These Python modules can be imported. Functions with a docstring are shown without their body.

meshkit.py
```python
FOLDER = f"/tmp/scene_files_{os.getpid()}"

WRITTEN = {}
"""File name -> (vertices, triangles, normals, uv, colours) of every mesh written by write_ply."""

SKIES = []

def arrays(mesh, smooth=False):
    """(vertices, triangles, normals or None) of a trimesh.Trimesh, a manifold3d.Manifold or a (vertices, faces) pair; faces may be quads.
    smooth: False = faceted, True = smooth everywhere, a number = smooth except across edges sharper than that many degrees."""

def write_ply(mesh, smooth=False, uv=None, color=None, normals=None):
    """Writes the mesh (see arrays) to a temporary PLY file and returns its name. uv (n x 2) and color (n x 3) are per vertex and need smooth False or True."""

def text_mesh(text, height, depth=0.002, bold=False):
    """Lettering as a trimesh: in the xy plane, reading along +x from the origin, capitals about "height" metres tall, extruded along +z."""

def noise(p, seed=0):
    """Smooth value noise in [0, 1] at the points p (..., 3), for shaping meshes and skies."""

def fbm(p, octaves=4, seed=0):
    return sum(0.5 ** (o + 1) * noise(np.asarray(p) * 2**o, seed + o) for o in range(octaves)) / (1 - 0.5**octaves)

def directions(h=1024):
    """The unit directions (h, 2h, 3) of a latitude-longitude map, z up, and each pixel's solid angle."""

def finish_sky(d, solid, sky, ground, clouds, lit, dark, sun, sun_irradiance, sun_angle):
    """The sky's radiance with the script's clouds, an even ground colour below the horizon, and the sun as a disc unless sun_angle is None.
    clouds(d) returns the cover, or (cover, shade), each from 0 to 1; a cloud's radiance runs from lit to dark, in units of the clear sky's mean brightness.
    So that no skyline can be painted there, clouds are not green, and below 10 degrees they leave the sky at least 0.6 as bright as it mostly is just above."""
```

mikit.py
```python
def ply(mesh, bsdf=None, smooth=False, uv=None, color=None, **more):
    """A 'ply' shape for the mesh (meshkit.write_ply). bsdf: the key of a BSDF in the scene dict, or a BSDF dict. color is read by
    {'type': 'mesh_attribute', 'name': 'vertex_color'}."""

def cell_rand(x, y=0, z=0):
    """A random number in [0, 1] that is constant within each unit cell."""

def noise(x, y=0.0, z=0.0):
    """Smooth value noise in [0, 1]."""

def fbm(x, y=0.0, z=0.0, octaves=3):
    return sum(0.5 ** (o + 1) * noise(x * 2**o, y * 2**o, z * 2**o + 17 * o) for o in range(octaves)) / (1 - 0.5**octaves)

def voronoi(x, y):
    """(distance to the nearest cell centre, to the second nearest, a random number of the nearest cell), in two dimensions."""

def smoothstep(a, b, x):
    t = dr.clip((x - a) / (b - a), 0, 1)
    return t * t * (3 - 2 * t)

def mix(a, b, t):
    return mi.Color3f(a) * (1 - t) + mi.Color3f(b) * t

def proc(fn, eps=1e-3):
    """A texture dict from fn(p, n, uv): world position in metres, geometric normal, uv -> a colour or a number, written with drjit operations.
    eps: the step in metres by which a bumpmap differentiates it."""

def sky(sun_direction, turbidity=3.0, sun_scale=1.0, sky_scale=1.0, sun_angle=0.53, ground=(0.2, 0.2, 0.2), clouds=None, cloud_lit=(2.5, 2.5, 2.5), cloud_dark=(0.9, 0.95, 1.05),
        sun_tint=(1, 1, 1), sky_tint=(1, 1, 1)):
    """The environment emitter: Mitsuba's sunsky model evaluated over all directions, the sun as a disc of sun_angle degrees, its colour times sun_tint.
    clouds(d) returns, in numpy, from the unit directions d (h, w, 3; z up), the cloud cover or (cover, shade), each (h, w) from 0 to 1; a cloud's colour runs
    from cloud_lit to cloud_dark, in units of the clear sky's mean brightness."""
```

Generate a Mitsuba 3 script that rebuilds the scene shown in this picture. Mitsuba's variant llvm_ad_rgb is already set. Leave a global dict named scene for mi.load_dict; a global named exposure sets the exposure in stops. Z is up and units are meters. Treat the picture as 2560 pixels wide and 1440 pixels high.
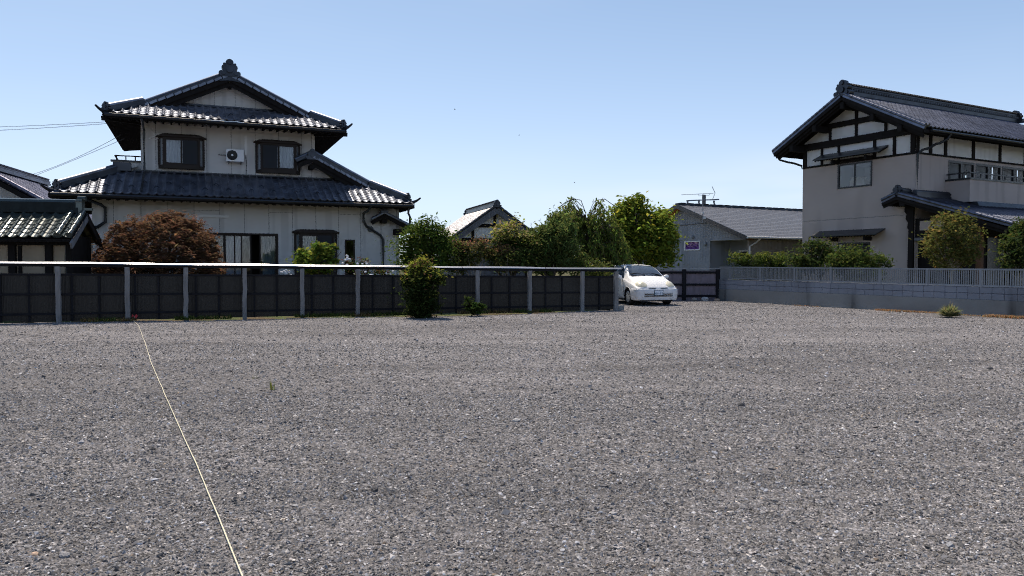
import math
import numpy as np, trimesh, drjit as dr, mitsuba as mi, mikit, meshkit
from shapely.geometry import Polygon, Point, box as sbox, LineString
from shapely.ops import unary_union
from mikit import noise, fbm, voronoi, smoothstep, mix, cell_rand

T = mi.ScalarTransform4f
scene, labels = {}, {}

# ------------------------------------------------------------------ camera, sky, exposure
PITCH = math.atan(56 / 1870)
scene['camera'] = {'type': 'perspective', 'fov': math.degrees(2 * math.atan(1280 / 1870)), 'fov_axis': 'x', 'near_clip': 0.1, 'far_clip': 3000.0,
                   'to_world': T().look_at(origin=[0, 0, 1.45], target=[0, math.cos(PITCH), 1.45 - math.sin(PITCH)], up=[0, 0, 1])}
SUN_EL, SUN_AZ = math.radians(62), (-0.42, 0.907)


def cloud_cover(d):
    """Thin haze low over the horizon and a faint veil of cloud."""
    el = np.degrees(np.arcsin(np.clip(d[..., 2], -1, 1)))
    q = np.stack([d[..., 0] * 3.0, d[..., 1] * 3.0, d[..., 2] * 9.0], -1)
    veil = np.clip(meshkit.fbm(q + 5.0, 4, 3) - 0.46, 0, 1) * 1.1
    low = 0.42 * np.exp(-np.clip(el, 0, 90) / 9.0)
    bank = np.clip(meshkit.fbm(q * np.array([1.0, 1.0, 2.4]) + 2.0, 4, 8) - 0.42, 0, 1) * 1.9 * np.exp(-((el - 4.0) / 3.0) ** 2) * np.clip(d[..., 0] * 2.5, 0, 1)
    return np.clip(veil * 0.16 + low + bank, 0, 0.8)


scene['sky'] = mikit.sky([SUN_AZ[0] * math.cos(SUN_EL), SUN_AZ[1] * math.cos(SUN_EL), math.sin(SUN_EL)], turbidity=3.0, clouds=cloud_cover,
                         cloud_lit=(2.35, 2.42, 2.5), cloud_dark=(1.5, 1.55, 1.65), sky_tint=(1.12, 1.05, 0.98), sun_tint=(0.97, 1.0, 1.05))
exposure = 2.06

# ------------------------------------------------------------------ materials


def rgb(c):
    return {'type': 'rgb', 'value': list(map(float, c))} if isinstance(c, (tuple, list)) else mikit.proc(c)


def M(name, c, rough=0.6, spec=0.5, metal=0.0, two=True, **k):
    b = {'type': 'principled', 'base_color': rgb(c), 'roughness': float(rough), 'specular': float(spec), 'metallic': float(metal), **k}
    scene[name] = {'type': 'twosided', 'bsdf': b} if two else b


def vary(c, amt, f, f2=0.0):
    """A plain colour with soft uneven wear, as fn(p, n, uv)."""
    def fn(p, n, uv):
        v = fbm(p.x * f, p.y * f, p.z * f)
        return mi.Color3f(*c) * (1 - amt + 2 * amt * v)
    return fn


def stucco_fn(c):
    def fn(p, n, uv):
        v = fbm(p.x * 0.6, p.y * 0.6, p.z * 0.5)
        g = noise(p.x * 14, p.y * 14, p.z * 14)
        s = smoothstep(0.5, 0.8, noise(p.x * 5 + p.y * 3, p.y * 2, p.z * 0.35)) * 0.15
        return mi.Color3f(*c) * (0.88 + 0.22 * v) * (0.98 + 0.04 * g) * (1 - s)
    return fn


def tile_fn(c):
    def fn(p, n, uv):
        r = noise(p.x * 3.7, p.y * 3.7, p.z * 4.1)
        s = fbm(p.x * 0.5, p.y * 0.5, p.z * 0.5)
        return mi.Color3f(*c) * (0.6 + 0.8 * r) * (0.75 + 0.5 * s)
    return fn


def concrete_fn(c, streak):
    def fn(p, n, uv):
        v = fbm(p.x * 1.1, p.y * 1.1, p.z * 1.5)
        g = noise(p.x * 45, p.y * 45, p.z * 45)
        t = p.x * 0.459 - p.y * 0.888
        a = smoothstep(0.50, 0.72, noise(t * 1.1, 3.0, p.z * 0.3))
        b = smoothstep(0.45, 0.75, noise(t * 6.0, 7.0, p.z * 0.5))
        return mi.Color3f(*c) * (0.8 + 0.4 * v) * (0.92 + 0.16 * g) * (1 - streak * a * (0.4 + 0.6 * b))
    return fn


def wood_fn(c):
    def fn(p, n, uv):
        v = fbm(p.x * 9, p.y * 9, p.z * 2.0)
        return mi.Color3f(*c) * (0.6 + 0.8 * v)
    return fn


def gravel_fn(p, n, uv):
    d, e, r = voronoi(p.x * 66, p.y * 66)
    d2, e2, r2 = voronoi(p.x * 21 + 31, p.y * 21)
    big = fbm(p.x * 0.35 + 4, p.y * 0.8, 0.0)
    mid = fbm(p.x * 1.6, p.y * 2.4, 5.0)
    rut = smoothstep(0.60, 0.72, noise(p.x * 0.5 + p.y * 0.2 + 9, p.y * 2.6 + 3)) + smoothstep(0.56, 0.74, noise(p.x * 0.22 + 9, p.y * 1.15 + 3))
    v = (0.42 + 0.85 * r * r) * (0.62 + 0.40 * smoothstep(0.02, 0.3, e - d))
    v = v * (0.80 + 0.30 * r2 + 0.55 * smoothstep(0.90, 0.99, r2))
    tx_ = p.y - (14.75 - 0.05 * p.x - 0.24 * p.x * p.x) + 0.25 * (noise(p.x * 1.2, p.y * 1.2, 3.0) - 0.5)
    on = smoothstep(-1.5, 0.3, p.x) * (1 - smoothstep(4.0, 5.2, p.x))
    track = on * (dr.exp(-dr.square(tx_ / 0.13)) + 0.7 * dr.exp(-dr.square((tx_ + 1.75) / 0.16)))
    v = v * (0.68 + 0.42 * big + 0.24 * mid) * (1 - 0.14 * rut) * (1 - 0.24 * dr.clip(track, 0, 1))
    warm = noise(p.x * 41, p.y * 41, 2.0)
    return mix((0.115, 0.112, 0.121), (0.121, 0.116, 0.116), warm) * v * 1.92


def gravel_h(p, n, uv):
    d, e, r = voronoi(p.x * 58, p.y * 58)
    d2, e2, r2 = voronoi(p.x * 17 + 31, p.y * 17)
    return dr.minimum(e - d, 0.4) * (0.4 + r) * 0.009 + r2 * 0.004


def soil_fn(p, n, uv):
    v = fbm(p.x * 2, p.y * 2, 0.0)
    g = noise(p.x * 40, p.y * 40)
    return mix((0.07, 0.055, 0.035), (0.06, 0.075, 0.03), smoothstep(0.4, 0.65, v)) * (0.6 + 0.8 * g)


M('gravel_ground_base', gravel_fn, 0.85, 0.3)
scene['gravel_ground'] = {'type': 'bumpmap', 'scale': 1.0, 'bump': mikit.proc(gravel_h, 0.004), 'bsdf': scene.pop('gravel_ground_base')}
M('soil', soil_fn, 0.95, 0.1)
M('tile_black', tile_fn((0.19, 0.21, 0.26)), 0.50, 0.5, 0.95)
M('tile_blue', tile_fn((0.10, 0.112, 0.15)), 0.30, 0.5, 0.95)
M('tile_green', tile_fn((0.055, 0.070, 0.068)), 0.17, 0.65, 0.35)
M('tile_violet', tile_fn((0.13, 0.13, 0.18)), 0.42, 0.5, 0.7)
M('tile_silver', tile_fn((0.42, 0.42, 0.44)), 0.5, 0.5, 0.3)
M('ridge_black', tile_fn((0.040, 0.044, 0.054)), 0.34, 0.5, 0.75)
M('ridge_matte', wood_fn((0.016, 0.020, 0.020)), 0.75, 0.15)
M('house_stucco', stucco_fn((0.54, 0.525, 0.51)), 0.9, 0.2)
M('joint_dark', (0.20, 0.20, 0.20), 0.9, 0.1)
M('mauve_stucco', stucco_fn((0.385, 0.328, 0.300)), 0.9, 0.2)
M('plaster_white', stucco_fn((0.60, 0.60, 0.60)), 0.9, 0.2)
M('plaster_beige', stucco_fn((0.36, 0.29, 0.21)), 0.9, 0.2)
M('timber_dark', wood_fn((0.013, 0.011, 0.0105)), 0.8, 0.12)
M('timber_brown', wood_fn((0.10, 0.045, 0.022)), 0.7, 0.3)
M('timber_grey', wood_fn((0.12, 0.12, 0.13)), 0.8, 0.2)
M('post_wood', wood_fn((0.19, 0.185, 0.185)), 0.85, 0.2)
M('stud_wood', wood_fn((0.012, 0.012, 0.015)), 0.8, 0.15)
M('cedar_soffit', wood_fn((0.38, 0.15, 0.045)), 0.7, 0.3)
M('frame_bronze', vary((0.022, 0.015, 0.012), 0.2, 4), 0.5, 0.2, 0.0)
M('frame_black', (0.012, 0.012, 0.014), 0.4, 0.5)
M('frame_white', (0.72, 0.72, 0.72), 0.5)
M('metal_black', vary((0.020, 0.022, 0.026), 0.25, 5), 0.35, 0.5, 0.2)
M('metal_cap', vary((0.46, 0.46, 0.48), 0.22, 1.3), 0.34, 0.5, 0.75)
M('metal_grey', vary((0.21, 0.225, 0.25), 0.15, 3), 0.45, 0.4, 0.3)
M('roof_slate', vary((0.085, 0.09, 0.105), 0.10, 1.2), 0.5, 0.5)
M('siding_grey', stucco_fn((0.25, 0.27, 0.30)), 0.7, 0.3)
M('siding_brown', stucco_fn((0.23, 0.21, 0.19)), 0.8, 0.3)
M('concrete', concrete_fn((0.20, 0.205, 0.205), 0.72), 0.9, 0.2)
M('block', concrete_fn((0.195, 0.21, 0.245), 0.65), 0.9, 0.2)
M('mortar', (0.035, 0.035, 0.05), 0.9, 0.1)
M('plastic_white', vary((0.66, 0.66, 0.68), 0.06, 6), 0.45)
M('pipe_white', (0.62, 0.62, 0.62), 0.5)
M('room_dark', (0.035, 0.033, 0.030), 0.9, 0.1)
M('room_pale', (0.16, 0.17, 0.18), 0.9, 0.1)
M('room_white', (0.70, 0.70, 0.70), 0.9, 0.1)
M('card_box', (0.30, 0.26, 0.21), 0.9, 0.1)
M('curtain_white', (0.40, 0.43, 0.48), 0.9, 0.1)
M('curtain_blue', (0.13, 0.18, 0.21), 0.9, 0.1)
M('blind_purple', lambda p, n, uv: mix((0.07, 0.02, 0.13), (0.22, 0.07, 0.34), smoothstep(0.35, 0.65, noise((p.x + p.z) * 9, (p.z * 2 - p.x) * 9))), 0.7)
M('fence_mauve', wood_fn((0.17, 0.145, 0.17)), 0.8, 0.2)
M('car_paint', (0.64, 0.65, 0.67), 0.42, 0.55)
M('car_glass', (0.035, 0.05, 0.075), 0.20, 0.9)
M('car_black', (0.012, 0.012, 0.013), 0.6, 0.3)
M('lamp_lens', (0.52, 0.50, 0.40), 0.30, 0.6)
M('rubber', (0.014, 0.014, 0.015), 0.85, 0.2)
M('wheel_silver', (0.42, 0.42, 0.43), 0.35, 0.5, 0.6)
M('plate_white', (0.60, 0.66, 0.74), 0.5)
M('plate_green', (0.03, 0.10, 0.16), 0.6)
M('rope_white', (0.74, 0.68, 0.50), 0.8, 0.2)
M('flag_red', (0.45, 0.05, 0.06), 0.7, 0.2)
M('wire_dark', (0.03, 0.03, 0.035), 0.7, 0.3)
M('bark', wood_fn((0.085, 0.068, 0.052)), 0.9, 0.1)
M('bark_pale', wood_fn((0.34, 0.28, 0.21)), 0.9, 0.1)
scene['vertex_stone'] = {'type': 'twosided', 'bsdf': {'type': 'principled', 'base_color': {'type': 'mesh_attribute', 'name': 'vertex_color'}, 'roughness': 0.75, 'specular': 0.35}}
scene['leaf'] = {'type': 'principledthin', 'base_color': {'type': 'mesh_attribute', 'name': 'vertex_color'}, 'roughness': 0.42, 'spec_trans': 0.0, 'diff_trans': 0.95, 'eta': 1.45}
scene['polycarbonate'] = {'type': 'principledthin', 'base_color': {'type': 'rgb', 'value': [0.018, 0.021, 0.027]}, 'roughness': 0.30, 'spec_trans': 0.55, 'diff_trans': 0.7, 'eta': 1.45}
scene['window_glass_dim'] = {'type': 'thindielectric', 'int_ior': 1.12, 'specular_transmittance': {'type': 'rgb', 'value': [0.8, 0.82, 0.84]}}
scene['screen_mesh'] = {'type': 'principledthin', 'base_color': {'type': 'rgb', 'value': [0.035, 0.04, 0.05]}, 'roughness': 0.25, 'spec_trans': 0.35, 'diff_trans': 0.2, 'eta': 1.3}
scene['window_glass_dark'] = {'type': 'thindielectric', 'int_ior': 1.45, 'specular_transmittance': {'type': 'rgb', 'value': [0.30, 0.33, 0.36]}}
scene['window_glass'] = {'type': 'thindielectric', 'int_ior': 1.55, 'specular_transmittance': {'type': 'rgb', 'value': [0.72, 0.75, 0.78]}}

# ------------------------------------------------------------------ mesh and naming helpers


class MB:
    """Collects triangles of one mesh."""
    def __init__(s):
        s.v, s.f, s.c, s.n = [], [], [], 0

    def add(s, v, f, c=None):
        v, f = np.asarray(v, float), np.asarray(f, int)
        if f.shape[1] == 4:
            f = np.vstack([f[:, [0, 1, 2]], f[:, [0, 2, 3]]])
        s.v.append(v); s.f.append(f + s.n); s.n += len(v)
        if c is not None:
            s.c.append(np.broadcast_to(np.asarray(c, float), (len(v), 3)))
        return s

    def mesh(s, m):
        return s.add(m.vertices, m.faces)

    def box(s, x0, x1, y0, y1, z0, z1, c=None):
        v = [(x, y, z) for x in (x0, x1) for y in (y0, y1) for z in (z0, z1)]
        return s.add(v, [(0, 1, 3, 2), (4, 6, 7, 5), (0, 4, 5, 1), (2, 3, 7, 6), (0, 2, 6, 4), (1, 5, 7, 3)], c)

    def bar(s, p, q, w, h, up=(0, 0, 1), c=None):
        """A box from p to q, w wide and h high (h along up)."""
        p, q = np.array(p, float), np.array(q, float)
        d = q - p
        L = np.linalg.norm(d); d = d / L
        a = np.cross(d, up); a /= np.linalg.norm(a)
        b = np.cross(a, d)
        v = [p + d * L * i + a * w * j + b * h * k for i in (0, 1) for j in (-.5, .5) for k in (-.5, .5)]
        return s.add(v, [(0, 1, 3, 2), (4, 6, 7, 5), (0, 4, 5, 1), (2, 3, 7, 6), (0, 2, 6, 4), (1, 5, 7, 3)], c)

    def tube(s, pts, r, sides=8, c=None, cap=True):
        p = np.asarray(pts, float)
        r = np.broadcast_to(np.asarray(r, float), (len(p),))
        t = np.gradient(p, axis=0)
        t /= np.linalg.norm(t, axis=1, keepdims=True) + 1e-12
        ref = np.array([0, 0, 1.0]) if abs(t[:, 2]).mean() < 0.8 else np.array([1.0, 0, 0])
        a = np.cross(t, ref); a /= np.linalg.norm(a, axis=1, keepdims=True) + 1e-12
        b = np.cross(t, a)
        an = np.arange(sides) * 2 * np.pi / sides
        v = p[:, None] + r[:, None, None] * (np.cos(an)[None, :, None] * a[:, None] + np.sin(an)[None, :, None] * b[:, None])
        i, j = np.meshgrid(np.arange(len(p) - 1), np.arange(sides), indexing='ij')
        q = np.stack([i * sides + j, i * sides + (j + 1) % sides, (i + 1) * sides + (j + 1) % sides, (i + 1) * sides + j], -1).reshape(-1, 4)
        s.add(v.reshape(-1, 3), q, c)
        if cap:
            for e in (0, len(p) - 1):
                s.add(v[e], [(0, k, k + 1) for k in range(1, sides - 1)], c)
        return s

    def extr(s, poly, y0, y1, c=None):
        """A polygon (shapely or points) of the x-z plane, extruded along y."""
        if not hasattr(poly, 'geom_type'):
            poly = Polygon(poly)
        for g in getattr(poly, 'geoms', [poly]):
            if g.is_empty or g.area < 1e-5:
                continue
            m = trimesh.creation.extrude_polygon(g, 1.0, engine='earcut')
            v = np.array(m.vertices)
            s.add(np.stack([v[:, 0], y0 + v[:, 2] * (y1 - y0), v[:, 1]], 1), m.faces, c)
        return s

    def loft(s, prof, p0, p1, up=(0, 0, 1), c=None):
        """A closed profile of (side, up) points swept straight from p0 to p1."""
        p0, p1 = np.array(p0, float), np.array(p1, float)
        d = (p1 - p0) / np.linalg.norm(p1 - p0)
        a = np.cross(d, up); a /= np.linalg.norm(a)
        b = np.cross(a, d)
        prof = np.asarray(prof, float)
        v = np.vstack([p + prof[:, :1] * a + prof[:, 1:] * b for p in (p0, p1)])
        n = len(prof)
        s.add(v, [(k, (k + 1) % n, n + (k + 1) % n, n + k) for k in range(n)], c)
        for o in (0, n):
            s.add(v[o:o + n].copy(), [(0, k, k + 1) for k in range(1, n - 1)], c)
        return s

    def ball(s, c0, r, c=None, sub=2):
        m = trimesh.creation.icosphere(subdivisions=sub)
        return s.add(np.array(m.vertices) * np.asarray(r, float) + np.asarray(c0, float), m.faces, c)

    def arrays(s):
        return np.vstack(s.v), np.vstack(s.f)


class Place:
    """A thing's own axes: u along its front, v into its depth, z up; origin on the ground."""
    def __init__(s, ox, oy, deg):
        t = math.radians(deg)
        s.m = np.array([[math.cos(t), -math.sin(t), 0, ox], [math.sin(t), math.cos(t), 0, oy], [0, 0, 1, 0], [0, 0, 0, 1.0]])

    def __call__(s, v):
        return np.asarray(v, float) @ s.m[:3, :3].T + s.m[:3, 3]


HERE = Place(0, 0, 0)
taken = {}


def nk(base):
    k = taken.get(base, -1) + 1
    taken[base] = k
    return base if k == 0 else f'{base}_{k:03d}'


def thing(name, label, cat, group=None, kind=None):
    k = nk(name)
    labels[k] = {'label': label, 'category': cat}
    if group: labels[k]['group'] = group
    if kind: labels[k]['kind'] = kind
    return k


def put(key, mb, mat, place=HERE, smooth=False):
    v, f = mb.arrays()
    col = np.vstack(mb.c) if mb.c else None
    scene[key] = mikit.ply((place(v), f), mat, smooth, color=col)
    return key


def part(parent, name, mb, mat, place=HERE, smooth=False, label=None, stuff=False):
    k = put(nk(f'{parent}__{name}'), mb, mat, place, smooth)
    if label: labels[k] = {'label': label}
    if stuff: labels.setdefault(k, {})['kind'] = 'stuff'
    return k


def holder(parent, name):
    return nk(f'{parent}__{name}')


def shared(parent, name, ply, M4):
    k = nk(f'{parent}__{name}')
    scene[k] = {**ply, 'to_world': T(M4.tolist())}
    return k


# ------------------------------------------------------------------ roof helpers
TP = np.array([(0, .004), (.06, .036), (.15, .056), (.25, .044), (.36, .010), (.52, -.004), (.72, -.006), (.9, .006), (1.02, .026)])


def wave_tile(w, l):
    x, z = TP[:, 0] * w, TP[:, 1] * (w / 0.275)
    n = len(x)
    v = np.vstack([np.c_[x, x * 0, z + .018], np.c_[x, x * 0 + l * 1.08, z - .002], np.c_[x, x * 0 + .001, z - .014]])
    f = [(k, k + 1, n + k + 1, n + k) for k in range(n - 1)] + [(2 * n + k, 2 * n + k + 1, k + 1, k) for k in range(n - 1)]
    return v, np.array(f)


def tiles(parent, place, o, du, ds, nu, ns, keep, mat, limit=300, w=0.275, e=0.235, order=None):
    """A field of pantiles from the eave corner o: nu across along du, ns up along ds. The first `limit` (nearest the eave) are parts, the rest one part."""
    o, du, ds = (np.array(x, float) for x in (o, du, ds))
    du /= np.linalg.norm(du); ds /= np.linalg.norm(ds)
    nn = np.cross(du, ds)
    spots = [(j, i) for j in range(ns) for i in range(nu) if keep((i + .5) * w, (j + .5) * e)]
    v, f = wave_tile(w, e)
    ply = mikit.ply((v, f), mat)
    rest = MB()
    rng = np.random.default_rng(len(scene))
    for k, (j, i) in enumerate(spots):
        p = o + du * (i * w) + ds * (j * e) + nn * rng.uniform(-.002, .003)
        L = np.eye(4); L[:3, 0], L[:3, 1], L[:3, 2], L[:3, 3] = du, ds, nn, p
        if k < limit:
            shared(parent, 'roof_tile', ply, place.m @ L)
        else:
            rest.add(v @ L[:3, :3].T + p, f)
    if rest.v:
        part(parent, 'roof_tiles', rest, mat, place, stuff=True)


def ridge_prof(w, h, r):
    a = np.linspace(0, np.pi, 7)
    pts = [(-w / 2, 0), (-w / 2, h * .3), (-w * .38, h * .3), (-w * .38, h * .62), (-w * .46, h * .62), (-w * .46, h * .72), (-r, h * .72)]
    pts += [(-r * math.cos(t), h * .72 + r * math.sin(t)) for t in a[1:-1]]
    pts += [(-x, z) for x, z in reversed(pts[:7])]
    return pts


def ridge2(parent, name, w, h, r, p0, p1, P):
    """A stacked ridge: dark courses of flat tiles with a lip on each side, and a half-round cap strip on top."""
    base = [(-w / 2, 0), (-w / 2, h * .3), (-w * .38, h * .3), (-w * .38, h * .62), (-w * .46, h * .62), (-w * .46, h * .72),
            (w * .46, h * .72), (w * .46, h * .62), (w * .38, h * .62), (w * .38, h * .3), (w / 2, h * .3), (w / 2, 0)]
    k = part(parent, name, MB().loft(base, p0, p1), 'ridge_black', P)
    t = np.linspace(0, np.pi, 9)
    part(parent, name + '_cap', MB().loft([(-1.15 * r * math.cos(q), h * .725 + r * math.sin(q)) for q in t], p0, p1), 'tile_black', P, 40)
    return k


def ornament(mb, c, s, dirn=(0, -1)):
    """A demon-tile ridge end: shouldered plate with curls and a round crown; s = height."""
    cu, cv, cz = c
    P = unary_union([Polygon([(-.46, 0), (.46, 0), (.40, .22), (.26, .40), (-.26, .40), (-.40, .22)]),
                     Point(-.40, .16).buffer(.13), Point(.40, .16).buffer(.13), Point(-.27, .46).buffer(.12), Point(.27, .46).buffer(.12),
                     Point(0, .70).buffer(.19), sbox(-.19, .3, .19, .70), Point(-.25, .62).buffer(.07), Point(.25, .62).buffer(.07)]).simplify(.008)
    du = np.array([-dirn[1], dirn[0]]); dv = -np.array(dirn)
    m = MB().extr(P, 0, .34)
    m.extr(Point(0, .34).buffer(.16), -.09, 0).extr(Point(0, .72).buffer(.12), -.07, 0)
    m.extr(Point(-.30, .17).buffer(.10), -.06, 0).extr(Point(.30, .17).buffer(.10), -.06, 0)
    v, f = m.arrays()
    v = v * s
    mb.add(np.c_[cu + v[:, 0] * du[0] + v[:, 1] * dv[0], cv + v[:, 0] * du[1] + v[:, 1] * dv[1], cz + v[:, 2]], f)
    return mb


def horn(mb, p, d, L=0.42):
    """An upturned corner tile from p outwards along d (horizontal)."""
    d = np.array([*d, 0.0]); d /= np.linalg.norm(d)
    t = np.linspace(0, 1, 7)
    pts = [np.array(p) + d * L * a + np.array([0, 0, .16 * a * a + .02 * a]) for a in t]
    return mb.tube(pts, .075 - .04 * t, 8)


def roll_tiles(parent, place, p0, p1, r, mat, step=0.24, name='verge_tile', skirt=0.0):
    """Half-round cover tiles in a row from p0 (low) to p1 (high), each overlapping the one below."""
    p0, p1 = np.array(p0, float), np.array(p1, float)
    L = np.linalg.norm(p1 - p0); d = (p1 - p0) / L
    n = max(1, int(L / step))
    for k in range(n):
        a, b = p0 + d * (k * L / n), p0 + d * ((k + 1.12) * L / n)
        m = MB().tube([a, a + (b - a) * .5, b], [r * 1.08, r * 1.0, r * .92], 10)
        if skirt:
            m.bar(a + (0, 0, -skirt / 2), b + (0, 0, -skirt / 2), r * 1.3, skirt)
        part(parent, name, m, mat, place, 40)


# ------------------------------------------------------------------ ground
rngG = np.random.default_rng(11)
LOT = [(-60, -30), (60, -30), (60, 17.0), (16.2, 16.6), (14.3, 20.2), (8.95, 30.4), (8.4, 31.6), (5.4, 31.6), (1.0, 33.5), (3.4, 24.45), (2.2, 23.66), (.5, 22.5), (-1.0, 21.8), (-2.6, 21.3), (-5.8, 20.6), (-8.7, 19.95), (-11.65, 19.2), (-13.1, 18.9), (-60, 8.0)]


def ground_z(x, y):
    p = np.stack([np.asarray(x, float) * .55, np.asarray(y, float) * .8, np.asarray(x, float) * 0], -1)
    return (meshkit.fbm(p, 3, 4) - .5) * 0.05 + (meshkit.fbm(p * 4, 2, 9) - .5) * 0.012


def make_ground():
    S = 1500.0
    m = MB().add([(-S, -S, -.06), (S, -S, -.06), (S, S, -.06), (-S, S, -.06)], [(0, 1, 2, 3)])
    put('ground', m, 'soil')
    labels['ground'] = {'label': 'garden soil around the houses beyond the gravel lot', 'kind': 'structure', 'category': 'ground'}
    lot = Polygon(LOT)
    xs = np.r_[-60, -40, -30, -24, np.arange(-18, 18.01, .2), 24, 30, 40, 60]
    ys = np.r_[-30, -15, -5, 0, np.arange(2, 33.61, .2)]
    X, Y = np.meshgrid(xs, ys)
    Z = ground_z(X, Y)
    from shapely import contains_xy
    v = np.c_[X.ravel(), Y.ravel(), Z.ravel()]
    nx = len(xs)
    q = np.array([(j * nx + i, j * nx + i + 1, (j + 1) * nx + i + 1, (j + 1) * nx + i) for j in range(len(ys) - 1) for i in range(nx - 1)])
    c = v[q].mean(1)
    q = q[contains_xy(lot, c[:, 0], c[:, 1])]
    used = np.unique(q)
    idx = np.zeros(len(v), int); idx[used] = np.arange(len(used))
    put('gravel_lot', MB().add(v[used], idx[q]), 'gravel_ground', smooth=True)
    labels['gravel_lot'] = {'label': 'wide grey gravel parking lot filling the foreground', 'kind': 'structure', 'category': 'parking lot'}


def stones_mesh(x, y, size, col, rng, sink=.25):
    """Many small angular stones, eight faces each."""
    n = len(x)
    base = np.array([(1, 0, 0), (-1, 0, 0), (0, 1, 0), (0, -1, 0), (0, 0, 1), (0, 0, -1)], float)
    f0 = np.array([(0, 2, 4), (2, 1, 4), (1, 3, 4), (3, 0, 4), (2, 0, 5), (1, 2, 5), (3, 1, 5), (0, 3, 5)])
    sc = np.stack([rng.uniform(.7, 1.3, n), rng.uniform(.6, 1.0, n), rng.uniform(.35, .75, n)], 1) * size[:, None] * .62
    v = base[None] * sc[:, None] + rng.normal(0, .24, (n, 6, 3)) * size[:, None, None] * .5
    a = rng.uniform(0, 2 * np.pi, n); t = rng.normal(0, .35, n)
    ca, sa, ct, st = np.cos(a), np.sin(a), np.cos(t), np.sin(t)
    vx, vz = v[..., 0] * ct[:, None] - v[..., 2] * st[:, None], v[..., 0] * st[:, None] + v[..., 2] * ct[:, None]
    v = np.stack([vx * ca[:, None] - v[..., 1] * sa[:, None], vx * sa[:, None] + v[..., 1] * ca[:, None], vz], -1)
    v[..., 0] += x[:, None]; v[..., 1] += y[:, None]
    v[..., 2] += (ground_z(x, y) + size * (.32 - sink))[:, None]
    f = (f0[None] + (np.arange(n) * 6)[:, None, None]).reshape(-1, 3)
    return v.reshape(-1, 3), f, np.repeat(col, 6, 0)


def stone_colors(n, rng):
    g = np.exp(rng.normal(math.log(.138), .50, n))
    g = np.where(rng.random(n) < .045, rng.uniform(.34, .6, n), g)
    warm = rng.normal(0, .045, n)[:, None]
    tint = np.array([1.0, .985, 1.01]) + warm * np.array([1.0, .2, -1.0])
    tint[rng.random(n) < .008] = (1.3, 1.0, .75)
    return np.clip(g[:, None] * tint, .012, .62)


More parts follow.
